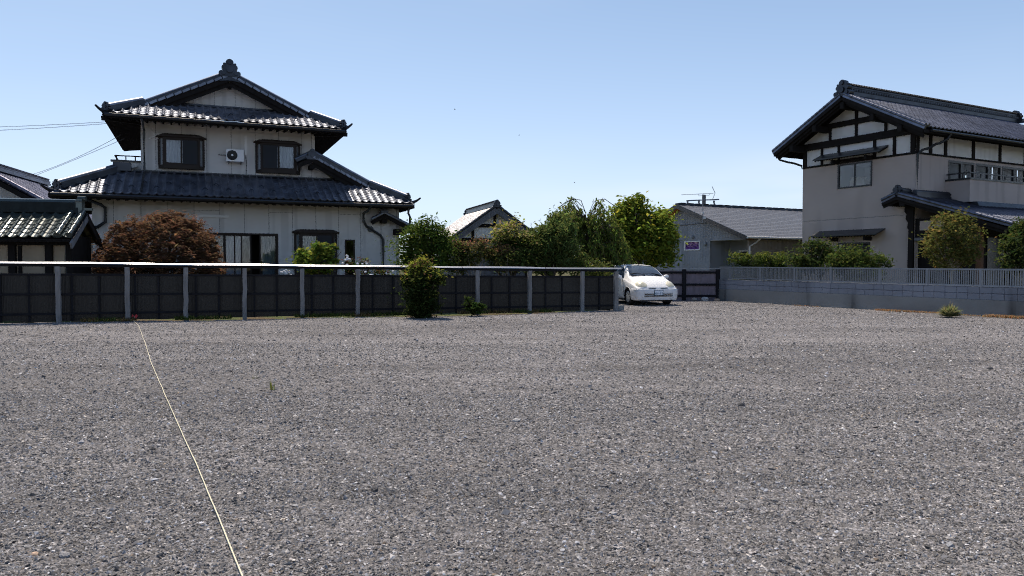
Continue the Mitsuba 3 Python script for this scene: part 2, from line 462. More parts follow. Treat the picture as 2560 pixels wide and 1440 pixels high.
def make_gravel():
    rng = np.random.default_rng(5)
    mb = MB()
    from shapely import contains_xy
    lot = Polygon(LOT).buffer(-.05)
    for y0, y1, dens, med, sg in ((3.0, 5.2, 6400, .0112, .36), (5.2, 8.5, 2700, .0135, .34), (8.5, 14.0, 650, .017, .34), (14, 30, 130, .022, .35)):
        n = int(.72 * (y1 ** 2 - y0 ** 2) * dens)
        y = np.sqrt(rng.uniform(y0 ** 2, y1 ** 2, n)); x = rng.uniform(-1, 1, n) * (.71 * y + .15)
        k = contains_xy(lot, x, y); x, y = x[k], y[k]; n = len(x)
        size = np.clip(np.exp(rng.normal(math.log(med), sg, n)), .006, .05)
        v, f, c = stones_mesh(x, y, size, stone_colors(n, rng), rng)
        mb.add(v, f, c)
    put('gravel', mb, 'vertex_stone')
    labels['gravel'] = {'label': 'loose grey crushed stones scattered over the lot', 'category': 'gravel', 'kind': 'stuff'}


make_ground()
make_gravel()

# ------------------------------------------------------------------ windows and walls


def curtain(mb, u0, u1, v, z0, z1, seed, amp=.03, pitch=.11):
    """A hanging pleated cloth."""
    rng = np.random.default_rng(seed)
    n = max(8, int((u1 - u0) / .02))
    u = np.linspace(u0, u1, n)
    w = v + amp * np.sin(u / pitch * 2 * np.pi + np.cumsum(rng.normal(0, .16, n)))
    vv = np.vstack([np.c_[u, w, u * 0 + z0], np.c_[u, w * .7 + v * .3, u * 0 + z1]])
    return mb.add(vv, [(k, k + 1, n + k + 1, n + k) for k in range(n - 1)])


def frame_rect(mb, u0, u1, v0, v1, z0, z1, t, tb=None):
    """Four butted bars round an opening, inside the rectangle."""
    tb = tb or t
    mb.box(u0, u0 + t, v0, v1, z0, z1).box(u1 - t, u1, v0, v1, z0, z1)
    return mb.box(u0 + t, u1 - t, v0, v1, z1 - t, z1).box(u0 + t, u1 - t, v0, v1, z0, z0 + tb)


def pane(mb, u0, u1, v, z0, z1):
    return mb.add([(u0, v, z0), (u1, v, z0), (u1, v, z1), (u0, v, z1)], [(0, 1, 2, 3)])


def bay_window(th, P, u0, u1, z0, z1, v, seed, front_left, cloth='curtain_white'):
    """A bay with splayed sides: hood, sill, posts, two sliding sashes, narrow side panes, a curtain."""
    w = holder(th, 'bay_window')
    d, s = .30, .20
    a0, a1 = u0 + s, u1 - s
    fr = MB()
    zb, zt = z0 + .13, z1 - .16
    for (zz0, zz1, e) in ((z0, zb, 0.0), (zt, zt + .06, 0.0)):
        q = [(u0, v), (a0, v - d), (a1, v - d), (u1, v)]
        vv = [(x, y, z) for z in (zz0, zz1) for x, y in q]
        fr.add(vv, [(0, 1, 5, 4), (1, 2, 6, 5), (2, 3, 7, 6), (0, 3, 2, 1), (4, 5, 6, 7)])
    for x, y in ((u0 + .03, v - .03), (a0, v - d + .02), (a1, v - d + .02), (u1 - .03, v - .03)):
        fr.box(x - .035, x + .035, y - .03, y + .03, zb, zt)
    part(w, 'frame', fr, 'frame_bronze', P)
    hd = MB()
    o = .09
    q0 = [(u0 - o, v), (a0 - o * .6, v - d - o), (a1 + o * .6, v - d - o), (u1 + o, v)]
    q1 = [(u0 + .12, v), (a0 + .05, v - d + .12), (a1 - .05, v - d + .12), (u1 - .12, v)]
    vv = [(x, y, zt + .06) for x, y in q0] + [(x, y, zt + .12) for x, y in q0] + [(x, y, z1 + .05) for x, y in q1]
    hd.add(vv, [(0, 1, 5, 4), (1, 2, 6, 5), (2, 3, 7, 6), (4, 5, 9, 8), (5, 6, 10, 9), (6, 7, 11, 10), (0, 3, 2, 1), (8, 9, 10, 11)])
    part(w, 'hood', hd, 'metal_black' if cloth is None else 'frame_bronze', P)
    um = (a0 + a1) / 2
    f0, f1 = a0 + .035, a1 - .035
    for k, (x0, x1) in enumerate(((f0, um + .03), (um - .03, f1))):
        fy = v - d + (.012 if (k == 0) == front_left else .045)
        part(w, 'sash', frame_rect(MB(), x0, x1, fy - .012, fy + .012, zb, zt, .06, .09), 'frame_bronze', P)
        part(w, 'pane', pane(MB(), x0 + .055, x1 - .055, fy, zb + .085, zt - .055), 'window_glass', P)
    x0, x1 = (um + .02, f1) if front_left else (f0, um - .02)
    part(w, 'screen', pane(MB(), x0 + .03, x1 - .03, v - d + .004, zb + .06, zt - .04), 'screen_mesh', P, label='dark insect screen over one sash')
    for xa, xb in ((u0 + .06, a0 - .03), (u1 - .06, a1 + .03)):
        part(w, 'side_pane', MB().add([(xa, v - .05, zb), (xb, v - d + .04, zb), (xb, v - d + .04, zt), (xa, v - .05, zt)], [(0, 1, 2, 3)]), 'window_glass', P)
    if cloth:
        part(w, 'curtain', curtain(MB(), u0 + .1, um + .02, v - .10, zb, zt, seed), cloth, P)
        part(w, 'curtain', curtain(MB(), um - .02, u1 - .1, v - .07, zb, zt, seed + 1), cloth, P)
    return w


def slide_window(th, P, u0, u1, z0, z1, v, mat='frame_black', name='window', t=.05, depth=.06):
    """A flat two-leaf sliding window: frame proud of the wall, two panes, a meeting stile."""
    w = holder(th, name)
    m = frame_rect(MB(), u0, u1, v - .03, v + depth, z0, z1, t)
    um = (u0 + u1) / 2
    m.box(um - .03, um + .03, v - .012, v + .03, z0 + t, z1 - t)
    part(w, 'frame', m, mat, P)
    part(w, 'pane', pane(MB(), u0 + t, um - .03, v + .02, z0 + t, z1 - t), 'window_glass', P)
    part(w, 'pane', pane(MB(), um + .03, u1 - t, v + .02, z0 + t, z1 - t), 'window_glass', P)
    return w


def room(th, P, u0, u1, v0, v1, z0, z1, mat='room_dark'):
    """The bare inside of a room behind an opening (open at v0)."""
    m = MB()
    m.box(u0 - .02, u1 + .02, v1, v1 + .02, z0 - .02, z1 + .02)
    m.box(u0 - .02, u0, v0, v1, z0, z1).box(u1, u1 + .02, v0, v1, z0, z1).box(u0, u1, v0, v1, z0 - .02, z0).box(u0, u1, v0, v1, z1, z1 + .02)
    return part(th, 'room', m, mat, P)


def rafters(mb, u0, u1, v0, v1, z0, z1, pitch, w=.05, h=.08):
    for u in np.arange(u0, u1 + .001, pitch):
        mb.bar((u, v0, z0), (u, v1, z1), w, h)
    return mb


# ------------------------------------------------------------------ the two-storey tiled house on the left
def tiled_house():
    P = Place(-11.35, 29.0, 23)
    th = thing('tiled_house', 'large two-storey pale house with black tiled hip-and-gable roofs behind the left fence', 'house')
    # --- walls
    wl = holder(th, 'lower_wall')
    door, slit = sbox(-.5, 0, 2.2, 2.72), sbox(4.84, 1.0, 5.25, 2.52)
    P1 = sbox(-4.3, 0, 7.13, 4.15)
    back = P1.difference(door).difference(slit)
    part(wl, 'backing', MB().extr(back, .012, .16), 'joint_dark', P)
    cuts = [-4.3, -3.6, -2.69, -1.78, -.87, .04, .95, 1.86, 2.77, 3.68, 4.59, 5.50, 6.35, 7.02, 7.13]
    for k in range(len(cuts) - 1):
        a, b = cuts[k] + .011, cuts[k + 1] - .011
        rows = [(0, 4.15)]
        if k in (4, 7, 10): rows = [(0, 3.56), (3.576, 4.15)]
        for z0, z1 in rows:
            g = sbox(a, z0, b, z1).difference(door).difference(slit)
            part(wl, 'siding_panel', MB().extr(g, -.004, .012), 'house_stucco', P)
    part(th, 'side_wall', MB().box(-4.3, -4.16, .16, 8.0, 0, 4.3).box(6.99, 7.13, .16, 8.0, 0, 3.0).box(-4.16, 6.99, 7.9, 8.0, 0, 4.3), 'house_stucco', P)
    wu = holder(th, 'upper_wall')
    tri = unary_union([sbox(-2.72, 4.9, 3.80, 7.0), Polygon([(3.80, 4.9), (4.60, 4.9), (4.52, 5.08), (3.80, 5.55)])])
    part(wu, 'backing', MB().extr(tri, .925, 1.06), 'joint_dark', P)
    cu = [-2.72, -2.2, -1.29, -.38, .53, 1.44, 2.35, 3.26, 3.66, 4.6]
    for k in range(len(cu) - 1):
        g = sbox(cu[k] + .011, 4.9, cu[k + 1] - .011, 7.0).intersection(tri)
        part(wu, 'siding_panel', MB().extr(g, .91, .925), 'house_stucco', P)
    part(th, 'side_wall', MB().box(-2.72, -2.6, 1.06, 7.2, 4.9, 7.2).box(3.66, 3.8, 1.06, 7.2, 4.9, 7.2).box(-2.6, 3.66, 7.1, 7.2, 4.9, 7.2), 'house_stucco', P)
    # --- upper roof
    ur = holder(th, 'upper_roof')
    p, ez, uc = .47, 6.98, .5
    e0, e1, ev = -3.9, 4.9, -.35
    hz = ez + p * (uc - e0)
    tri2 = Polygon([(-1.62, 7.86), (2.62, 7.86), (.5, 8.87)])
    gw = holder(th, 'gable_wall')
    part(gw, 'backing', MB().extr(tri2, 1.415, 1.5), 'joint_dark', P)
    for a, b in ((-1.7, -.84), (-.84, -.06), (-.06, .72), (.72, 1.5), (1.5, 2.7)):
        part(gw, 'siding_panel', MB().extr(sbox(a + .008, 7.8, b - .008, 9.2).intersection(tri2), 1.4, 1.415), 'house_stucco', P)
    part(gw, 'sill_board', MB().box(-1.75, 2.75, 1.28, 1.40, 7.80, 7.87), 'ridge_black', P)
    # body of the roof: front skirt deck, side decks
    deck = MB()
    t0 = 1.2
    deck.add([(e0, ev, ez), (e1, ev, ez), (e1 - 1.75, 1.4, ez + p * 1.75), (e0 + 1.75, 1.4, ez + p * 1.75)], [(0, 1, 2, 3)])
    for s in (-1, 1):
        ue, vb = (e0, 8.3) if s < 0 else (e1, 8.3)
        X = lambda t: ue - s * t
        for dz in (0, -.07):
            deck.add([(X(0), ev, ez + dz), (X(t0), ev + t0, ez + p * t0 + dz), (X(t0), vb, ez + p * t0 + dz), (X(0), vb, ez + dz)], [(0, 1, 2, 3)])
            deck.add([(X(t0), ev + t0, ez + p * t0 + dz), (uc, ev + t0, hz + dz), (uc, vb, hz + dz), (X(t0), vb, ez + p * t0 + dz)], [(0, 1, 2, 3)])
    part(ur, 'deck', deck, 'tile_black', P)
    cs = 1 / math.hypot(1, p)
    tiles(ur, P, (e0 + .05, ev - .02, ez + .02), (1, 0, 0), (0, 1, p), 32, 9,
          lambda u, s: s * cs + .16 < u < (e1 - e0) - s * cs - .1 and s * cs < 1.74, 'tile_black', 300)
    so = MB()
    # eaves: fascia, soffit boards sloping up to the wall
    so.box(e0 + .02, e1 - .02, ev + .02, ev + .10, ez - .17, ez - .03)
    for s, ue in ((-1, e0), (1, e1)):
        x0, x1 = sorted((ue - s * .02, ue - s * .10))
        so.box(x0, x1, ev + .10, 8.2, ez - .17, ez - .03)
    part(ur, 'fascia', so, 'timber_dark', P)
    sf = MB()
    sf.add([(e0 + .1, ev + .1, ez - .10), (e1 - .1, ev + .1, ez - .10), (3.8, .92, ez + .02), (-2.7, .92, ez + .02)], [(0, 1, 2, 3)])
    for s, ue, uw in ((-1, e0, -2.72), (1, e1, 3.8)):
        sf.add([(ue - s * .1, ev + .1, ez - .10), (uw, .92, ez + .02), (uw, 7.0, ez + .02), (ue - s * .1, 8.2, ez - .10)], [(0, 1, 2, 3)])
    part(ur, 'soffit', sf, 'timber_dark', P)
    rf = MB()
    for u in np.arange(e0 + .3, e1 - .2, .28):
        rf.bar((u, ev + .06, ez - .17), (min(max(u, -2.7), 3.8) * .0 + u, .93, ez - .03), .055, .09)
    for v in np.arange(.0, 8.1, .26):
        rf.bar((e0 + .06, v, ez - .17), (-2.7, v, ez - .03), .055, .09)
        rf.bar((e1 - .06, v, ez - .17), (3.78, v, ez - .03), .055, .09)
    part(ur, 'rafters', rf, 'timber_dark', P, stuff=True)
    # verge: barge boards in two steps, tile edging, ridge over the rake
    for s in (-1, 1):
        ue = e0 if s < 0 else e1
        lo = np.array([ue - s * t0, ev + t0, ez + p * t0]); hi = np.array([uc, ev + t0, hz])
        part(ur, 'barge_board', MB().bar(lo + (s * .25, .02, -.28), hi + (0, .02, -.17), .05, .20), 'timber_dark', P)
        part(ur, 'barge_board', MB().bar(lo + (s * .10, .10, -.40), hi + (0, .10, -.33), .06, .20), 'timber_dark', P)
        ridge2(ur, 'rake_ridge', .30, .16, .075, lo + (0, .16, .02), hi + (0, .16, .02), P)
        ridge2(ur, 'rake_ridge', .26, .14, .07, lo + (-s * .0, .50, .04), hi + (0, .50, .04), P)
        ml = MB()
        for k in range(11):
            a = lo + (hi - lo) * (k + .1) / 11; b = lo + (hi - lo) * (k + .95) / 11
            ml.bar(a + (0, -.03, -.04), b + (0, -.03, -.015), .06, .09)
        part(ur, 'verge_tiles', ml, 'tile_black', P, stuff=True)
        c0 = np.array([ue + s * .02, ev - .02, ez - .02])
        ridge2(ur, 'hip_ridge', .30, .30, .09, c0 + (-s * .25, .25, p * .25 - .02), lo + (-s * .1, .1, .06), P)
        m = ornament(MB(), (ue - s * .10, ev + .08, ez + .10), .36, (s * .55, -.83))
        horn(m, (ue - s * .12, ev + .12, ez + .04), (s, -1), .42)
        part(ur, 'ridge_ornament', m, 'ridge_black', P, 30)
        part(ur, 'hip_rafter', MB().bar((ue - s * .02, ev + .02, ez - .20), (-2.72 if s < 0 else 3.8, .92, ez - .06), .12, .16), 'timber_dark', P)
    for (u, z) in ((uc, hz - .34), (-1.36, 8.06), (2.36, 8.06)):
        part(ur, 'purlin', MB().box(u - .07, u + .07, ev + t0 + .1, 1.4, z - .14, z), 'timber_dark', P)
    part(ur, 'main_ridge', MB().loft(ridge_prof(.34, .46, .1), (uc, ev + t0 + .2, hz), (uc, 8.3, hz)), 'ridge_black', P)
    part(ur, 'ridge_ornament', ornament(MB(), (uc, ev + t0 - .08, hz - .10), .78), 'ridge_black', P, 30)
    pd = MB().extr(unary_union([Point(uc, hz - .16).buffer(.10), Polygon([(uc - .42, hz - .30), (uc, hz - .06), (uc + .42, hz - .30), (uc, hz - .24)])]), ev + t0 - .05, ev + t0 + .02)
    part(ur, 'gable_pendant', pd, 'ridge_black', P)
    # --- lower roof
    lr = holder(th, 'lower_roof')
    p2, z2 = .5, 3.98
    f0, f1, fv = -5.5, 7.5, -1.2
    top = 2.11
    dk = MB()
    dk.add([(f0, fv, z2), (f1, fv, z2), (f1 - top, .91, z2 + p2 * top), (f0 + top, .91, z2 + p2 * top)], [(0, 1, 2, 3)])
    dk.add([(f0, fv, z2), (f0 + 2.78, fv + 2.78, z2 + p2 * 2.78), (f0 + 2.78, 7.0, z2 + p2 * 2.78), (f0, 8.6, z2)], [(0, 1, 2, 3)])
    t1 = 1.45
    ru, rz = 3.6, z2 + p2 * (7.5 - 3.6)
    dk.add([(f1, fv, z2), (f1 - t1, fv + t1, z2 + p2 * t1), (f1 - t1, 8.6, z2 + p2 * t1), (f1, 8.6, z2)], [(0, 1, 2, 3)])
    for dz in (0, -.07):
        dk.add([(f1 - t1, fv + t1, z2 + p2 * t1 + dz), (ru, fv + t1, rz + dz), (ru, 8.6, rz + dz), (f1 - t1, 8.6, z2 + p2 * t1 + dz)], [(0, 1, 2, 3)])
        dk.add([(ru, fv + t1, rz + dz), (3.02, fv + t1, rz - .29 + dz), (3.02, .92, rz - .29 + dz), (ru, .92, rz + dz)], [(0, 1, 2, 3)])
    part(lr, 'deck', dk, 'tile_black', P)
    c2 = 1 / math.hypot(1, p2)
    tiles(lr, P, (f0 + .05, fv - .02, z2 + .02), (1, 0, 0), (0, 1, p2), 47, 11,
          lambda u, s: s * c2 + .16 < u < (f1 - f0) - s * c2 - .1 and s * c2 < 2.1, 'tile_black', 300)
    fa = MB().box(f0 + .02, f1 - .02, fv + .02, fv + .10, z2 - .18, z2 - .03)
    for s, ue in ((-1, f0), (1, f1)):
        x0, x1 = sorted((ue - s * .02, ue - s * .10))
        fa.box(x0, x1, fv + .10, 8.4, z2 - .18, z2 - .03)
    part(lr, 'fascia', fa, 'timber_dark', P)
    part(lr, 'gutter', MB().tube([(f0 + .1, fv - .09, z2 - .07), (f1 - .1, fv - .09, z2 - .10)], .06, 8), 'metal_black', P, 40)
    part(ur, 'gutter', MB().tube([(e0 + .1, ev - .09, ez - .07), (e1 - .1, ev - .09, ez - .10)], .06, 8), 'metal_black', P, 40)
    sf = MB().add([(f0 + .1, fv + .1, z2 - .10), (f1 - .1, fv + .1, z2 - .10), (7.1, .0, z2 - .02), (-4.3, .0, z2 - .02)], [(0, 1, 2, 3)])
    sf.add([(f0 + .1, fv + .1, z2 - .1), (-4.3, 0, z2 - .02), (-4.3, 8, z2 - .02), (f0 + .1, 8.4, z2 - .1)], [(0, 1, 2, 3)])
    sf.add([(f1 - .1, fv + .1, z2 - .1), (6.7, 0, z2 - .02), (6.7, 8, z2 - .02), (f1 - .1, 8.4, z2 - .1)], [(0, 1, 2, 3)])
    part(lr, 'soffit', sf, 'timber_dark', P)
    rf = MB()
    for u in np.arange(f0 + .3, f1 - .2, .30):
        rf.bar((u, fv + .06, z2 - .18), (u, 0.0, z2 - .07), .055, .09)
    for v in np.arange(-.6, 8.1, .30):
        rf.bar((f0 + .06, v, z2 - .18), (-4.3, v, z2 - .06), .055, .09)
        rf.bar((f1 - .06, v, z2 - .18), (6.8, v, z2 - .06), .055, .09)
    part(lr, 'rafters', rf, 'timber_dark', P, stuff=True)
    part(lr, 'flashing', MB().box(-2.95, 4.75, .80, .905, 5.03, 5.11), 'metal_black', P)
    part(lr, 'flashing_lip', MB().add([(-2.95, .62, 4.965), (5.0, .62, 4.965), (5.0, .80, 5.06), (-2.95, .80, 5.06)], [(0, 1, 2, 3)]), 'ridge_black', P)
    # left hip, its ridge-end box and corner ornament
    a, b = np.array([f0 + .3, fv + .3, z2 + .13]), np.array([f0 + 2.0, fv + 2.0, z2 + p2 * 2.0 - .01])
    ridge2(lr, 'hip_ridge', .32, .32, .095, a, b, P)
    part(lr, 'ridge_end', MB().box(f0 + 1.85, f0 + 2.45, .62, 1.1, z2 + p2 * 2 + .05, z2 + p2 * 2 + .36), 'ridge_black', P)
    m = ornament(MB(), (f0 + .22, fv + .22, z2 + .12), .40, (-.55, -.83)); horn(m, (f0 + .15, fv + .15, z2 + .06), (-1, -1), .46)
    part(lr, 'ridge_ornament', m, 'ridge_black', P, 30)
    # right side: small gable end over the hip
    lo, hi = np.array([f1 - t1, fv + t1, z2 + p2 * t1]), np.array([ru, fv + t1, rz])
    ridge2(lr, 'rake_ridge', .30, .24, .085, lo + (0, .2, .02), hi + (0, .2, .02), P)
    part(lr, 'barge_board', MB().bar(lo + (.2, .02, -.26), hi + (0, .02, -.15), .05, .18), 'timber_dark', P)
    part(lr, 'barge_board', MB().bar(lo + (.05, .10, -.37), hi + (0, .10, -.30), .06, .18), 'timber_dark', P)
    part(lr, 'barge_board', MB().bar((3.02, fv + t1 + .02, rz - .44), hi + (0, .02, -.15), .05, .18), 'timber_dark', P)
    ridge2(lr, 'rake_ridge', .26, .16, .08, (3.0, fv + t1 + .2, rz - .27), hi + (-.05, .2, .02), P)
    ml = MB()
    for k in range(11):
        q0 = lo + (hi - lo) * (k + .1) / 11; q1 = lo + (hi - lo) * (k + .95) / 11
        ml.bar(q0 + (0, -.03, -.04), q1 + (0, -.03, -.015), .06, .09)
    part(lr, 'verge_tiles', ml, 'tile_black', P, stuff=True)
    part(lr, 'purlin', MB().box(ru - .09, ru + .09, fv + t1 + .08, .91, rz - .52, rz - .36), 'timber_dark', P)
    part(lr, 'purlin', MB().box(4.52, 4.72, fv + t1 + .08, .91, rz - .95, rz - .8), 'timber_dark', P)
    part(lr, 'ridge_ornament', ornament(MB(), (ru, fv + t1 - .05, rz - .16), .50), 'ridge_black', P, 30)
    a, b = np.array([f1 - .3, fv + .3, z2 + .13]), lo + (-.1, .1, .06)
    ridge2(lr, 'hip_ridge', .32, .30, .095, a, b, P)
    m = ornament(MB(), (f1 - .22, fv + .22, z2 + .12), .40, (.55, -.83)); horn(m, (f1 - .15, fv + .15, z2 + .06), (1, -1), .46)
    part(lr, 'ridge_ornament', m, 'ridge_black', P, 30)
    # snow-guard rings standing on the tiles
    for s0, c, us, (o, pp) in ((.62, c2, list(np.arange(.9, 12.6, .825)), ((f0, fv, z2), p2)), (1.1, c2, list(np.arange(1.3, 12.2, .825)), ((f0, fv, z2), p2)), (.68, cs, list(np.arange(1.1, 8.2, .825)), ((e0, ev, ez), p))):
        for u in us:
            y = s0 * c
            t = np.linspace(0, np.pi, 7)
            ring = [(o[0] + u + .085 * math.cos(q), o[1] + y, o[2] + y * pp + .02 + .10 * math.sin(q)) for q in t]
            part(ur if pp == p else lr, 'snow_ring', MB().tube(ring, .018, 6), 'ridge_black', P, 40)
    # --- windows, door
    bay_window(th, P, -2.12, -.46, 5.20, 6.50, .91, 1, True)
    bay_window(th, P, 1.45, 3.19, 5.20, 6.50, .91, 3, False)
    bay_window(th, P, 2.82, 4.52, 1.05, 2.86, -.004, 5, True, 'curtain_blue')
    d = holder(th, 'sliding_door')
    part(d, 'frame', frame_rect(MB(), -.5, 2.2, -.03, .10, .30, 2.72, .06), 'frame_bronze', P)
    for k in range(4):
        x0 = -.44 + k * .645
        y = .02 if k in (0, 3) else .06
        if k == 2: x0 -= .30
        part(d, 'sash', frame_rect(MB(), x0, x0 + .645, y - .015, y + .015, .36, 2.66, .05, .12), 'frame_bronze', P)
        part(d, 'pane', pane(MB(), x0 + .05, x0 + .595, y, .48, 2.61), 'window_glass', P)
    room(th, P, -.48, 2.18, .17, 2.6, .3, 2.7)
    part(d, 'curtain', curtain(MB(), .22, .86, .26, .4, 2.62, 7), 'curtain_white', P, label='white curtain drawn to one side')
    part(d, 'curtain', curtain(MB(), 1.62, 2.16, .26, .4, 2.62, 8), 'curtain_blue', P)
    s = holder(th, 'window')
    part(s, 'frame', frame_rect(MB(), 4.84, 5.25, -.025, .08, 1.0, 2.52, .05).box(4.89, 5.20, .0, .05, 1.72, 1.80), 'frame_bronze', P)
    part(s, 'pane', pane(MB(), 4.89, 5.20, .03, 1.05, 2.47), 'window_glass', P)
    room(th, P, 4.86, 5.23, .17, 1.2, 1.0, 2.5)
    # --- pipes, vent
    part(th, 'pipe_duct', MB().bar((.37, -.05, 3.35), (-.74, -.05, 3.35), .08, .09).bar((-.74, -.05, 3.39), (-.74, -.05, 2.2), .08, .09, (1, 0, 0)), 'pipe_white', P)
    part(th, 'pipe_duct', MB().bar((1.08, .87, 6.66), (1.08, .87, 5.88), .07, .09, (1, 0, 0)), 'pipe_white', P)
    part(th, 'drain_hose', MB().tube([(1.07, .86, 5.9), (1.09, .85, 5.6), (1.08, .86, 5.15)], .014, 6), 'wire_dark', P)
    part(th, 'vent_hood', MB().tube([(5.9, .0, 2.97), (5.9, -.10, 2.97)], [.125, .115], 14).extr(Point(5.9, 2.97).buffer(.07), -.115, -.10), 'metal_black', P, 30)
    dp = [(5.66, fv - .06, 3.86), (5.62, fv + .3, 3.68), (5.60, -.12, 3.62), (5.60, -.09, 3.30), (5.72, -.09, 3.08), (6.30, -.09, 2.72), (6.42, -.09, 2.55), (6.42, -.09, .1)]
    part(th, 'downpipe', MB().tube(dp, .055, 8), 'metal_black', P, 40)
    dp = [(-2.60, ev - .06, 6.86), (-2.60, .2, 6.72), (-2.60, .82, 6.6), (-2.60, .82, 5.05), (-2.62, .70, 4.98), (-2.62, fv + .1, 4.08)]
    part(th, 'downpipe', MB().tube(dp, .05, 8), 'metal_black', P, 40)
    dp = [(-4.55, fv + .05, 3.85), (-3.98, -.3, 3.66), (-3.86, -.09, 3.56), (-3.86, -.09, 3.05), (-4.1, -.09, 2.86), (-5.3, -.4, 2.55)]
    part(th, 'downpipe', MB().tube(dp, .06, 8), 'metal_black', P, 40)
    part(th, 'rain_chain', MB().tube([(7.25, fv + .1, 3.84), (7.24, fv + .12, 3.6), (7.32, fv + .14, 3.45), (7.30, fv + .14, 3.05)], .045, 8), 'metal_black', P, 40)
    rng = np.random.default_rng(3)
    for k in range(3):
        q = [(-2.3 + .12 * k, .86, 6.72 - .1 * k), (-2.2 + .16 * k, .84, 6.50 - .06 * k), (-2.0 + .1 * k, .86, 6.55 - .1 * k), (-2.45 + .2 * k, .87, 6.3 - .02 * k)]
        part(th, 'cable_bundle', MB().tube(q, .012, 5), 'pipe_white', P)
    # --- balcony to the left of the upper storey
    b = holder(th, 'balcony')
    part(b, 'parapet', MB().box(-3.72, -2.74, 1.5, 1.6, 4.9, 5.46).box(-3.72, -3.62, 1.6, 4.0, 4.9, 5.46), 'house_stucco', P)
    part(b, 'coping', MB().box(-3.80, -2.74, 1.44, 1.66, 5.46, 5.53), 'metal_black', P)
    rl = MB().bar((-3.66, 1.55, 5.70), (-2.74, 1.55, 5.70), .04, .04).bar((-3.66, 1.6, 5.70), (-3.66, 4.0, 5.70), .04, .04)
    for u in (-3.6, -3.28, -2.95): rl.box(u - .02, u + .02, 1.53, 1.57, 5.53, 5.68)
    part(b, 'railing', rl, 'frame_bronze', P)
    # --- lean-to entrance roof at the right corner
    lt = holder(th, 'lean_to_roof')
    pk, lf, rt = np.array([6.40, -.45, 3.62]), np.array([5.86, -.45, 3.33]), np.array([7.85, -.45, 2.94])
    B = np.array([0, 3.2, 0])
    m = MB()
    for a, b_ in ((pk, lf), (pk, rt)):
        m.add([a, b_, b_ + B, a + B], [(0, 1, 2, 3)]).add([a - (0, 0, .08), b_ - (0, 0, .08), b_ + B - (0, 0, .08), a + B - (0, 0, .08)], [(0, 1, 2, 3)])
    part(lt, 'deck', m, 'tile_black', P)
    for a in (lf, rt):
        part(lt, 'barge_board', MB().bar(a + (0, .02, -.13), pk + (0, .02, -.10), .05, .16), 'timber_dark', P)
        roll_tiles(lt, P, a + (0, .06, .03), pk + (0, .06, .03), .07, 'tile_black', .25)
    part(lt, 'main_ridge', MB().loft(ridge_prof(.26, .2, .08), pk, pk + B), 'ridge_black', P)
    part(lt, 'ridge_ornament', ornament(MB(), pk + (0, -.05, .02), .30), 'ridge_black', P, 30)
    part(lt, 'purlin', MB().box(6.3, 6.52, -.40, 0, 3.22, 3.40), 'timber_dark', P)
    part(lt, 'purlin', MB().box(6.86, 7.32, -.38, .1, 2.74, 2.98), 'timber_dark', P)
    # --- air conditioner hung on the upper wall: a thing of its own
    ac = thing('air_conditioner', 'white outdoor air conditioner unit hung on the upper wall between the two bay windows', 'air conditioner')
    part(ac, 'casing', MB().box(.33, .98, .56, .86, 5.58, 6.05), 'plastic_white', P)
    gr = MB().extr(Point(.545, 5.815).buffer(.19), .546, .558)
    part(ac, 'fan_opening', gr, 'car_black', P)
    g = MB()
    for r in (.07, .11, .15, .19):
        t = np.linspace(0, 2 * np.pi, 25)
        g.tube([(.545 + r * math.cos(q), .538, 5.815 + r * math.sin(q)) for q in t], .006, 5)
    for q in np.arange(0, np.pi, np.pi / 6):
        g.bar((.545 - .19 * math.cos(q), .538, 5.815 - .19 * math.sin(q)), (.545 + .19 * math.cos(q), .538, 5.815 + .19 * math.sin(q)), .008, .008, (0, 1, 0))
    part(ac, 'fan_grille', g, 'metal_black', P)
    part(ac, 'fan_hub', MB().extr(Point(.545, 5.815).buffer(.04), .525, .545), 'plastic_white', P)
    for x in (.40, .86):
        part(ac, 'bracket', MB().box(x, x + .04, .58, .905, 5.50, 5.575), 'metal_black', P)
    part(ac, 'hose', MB().tube([(.33, .75, 5.83), (.15, .87, 5.84), (.05, .88, 5.86)], .015, 6), 'wire_dark', P)


tiled_house()


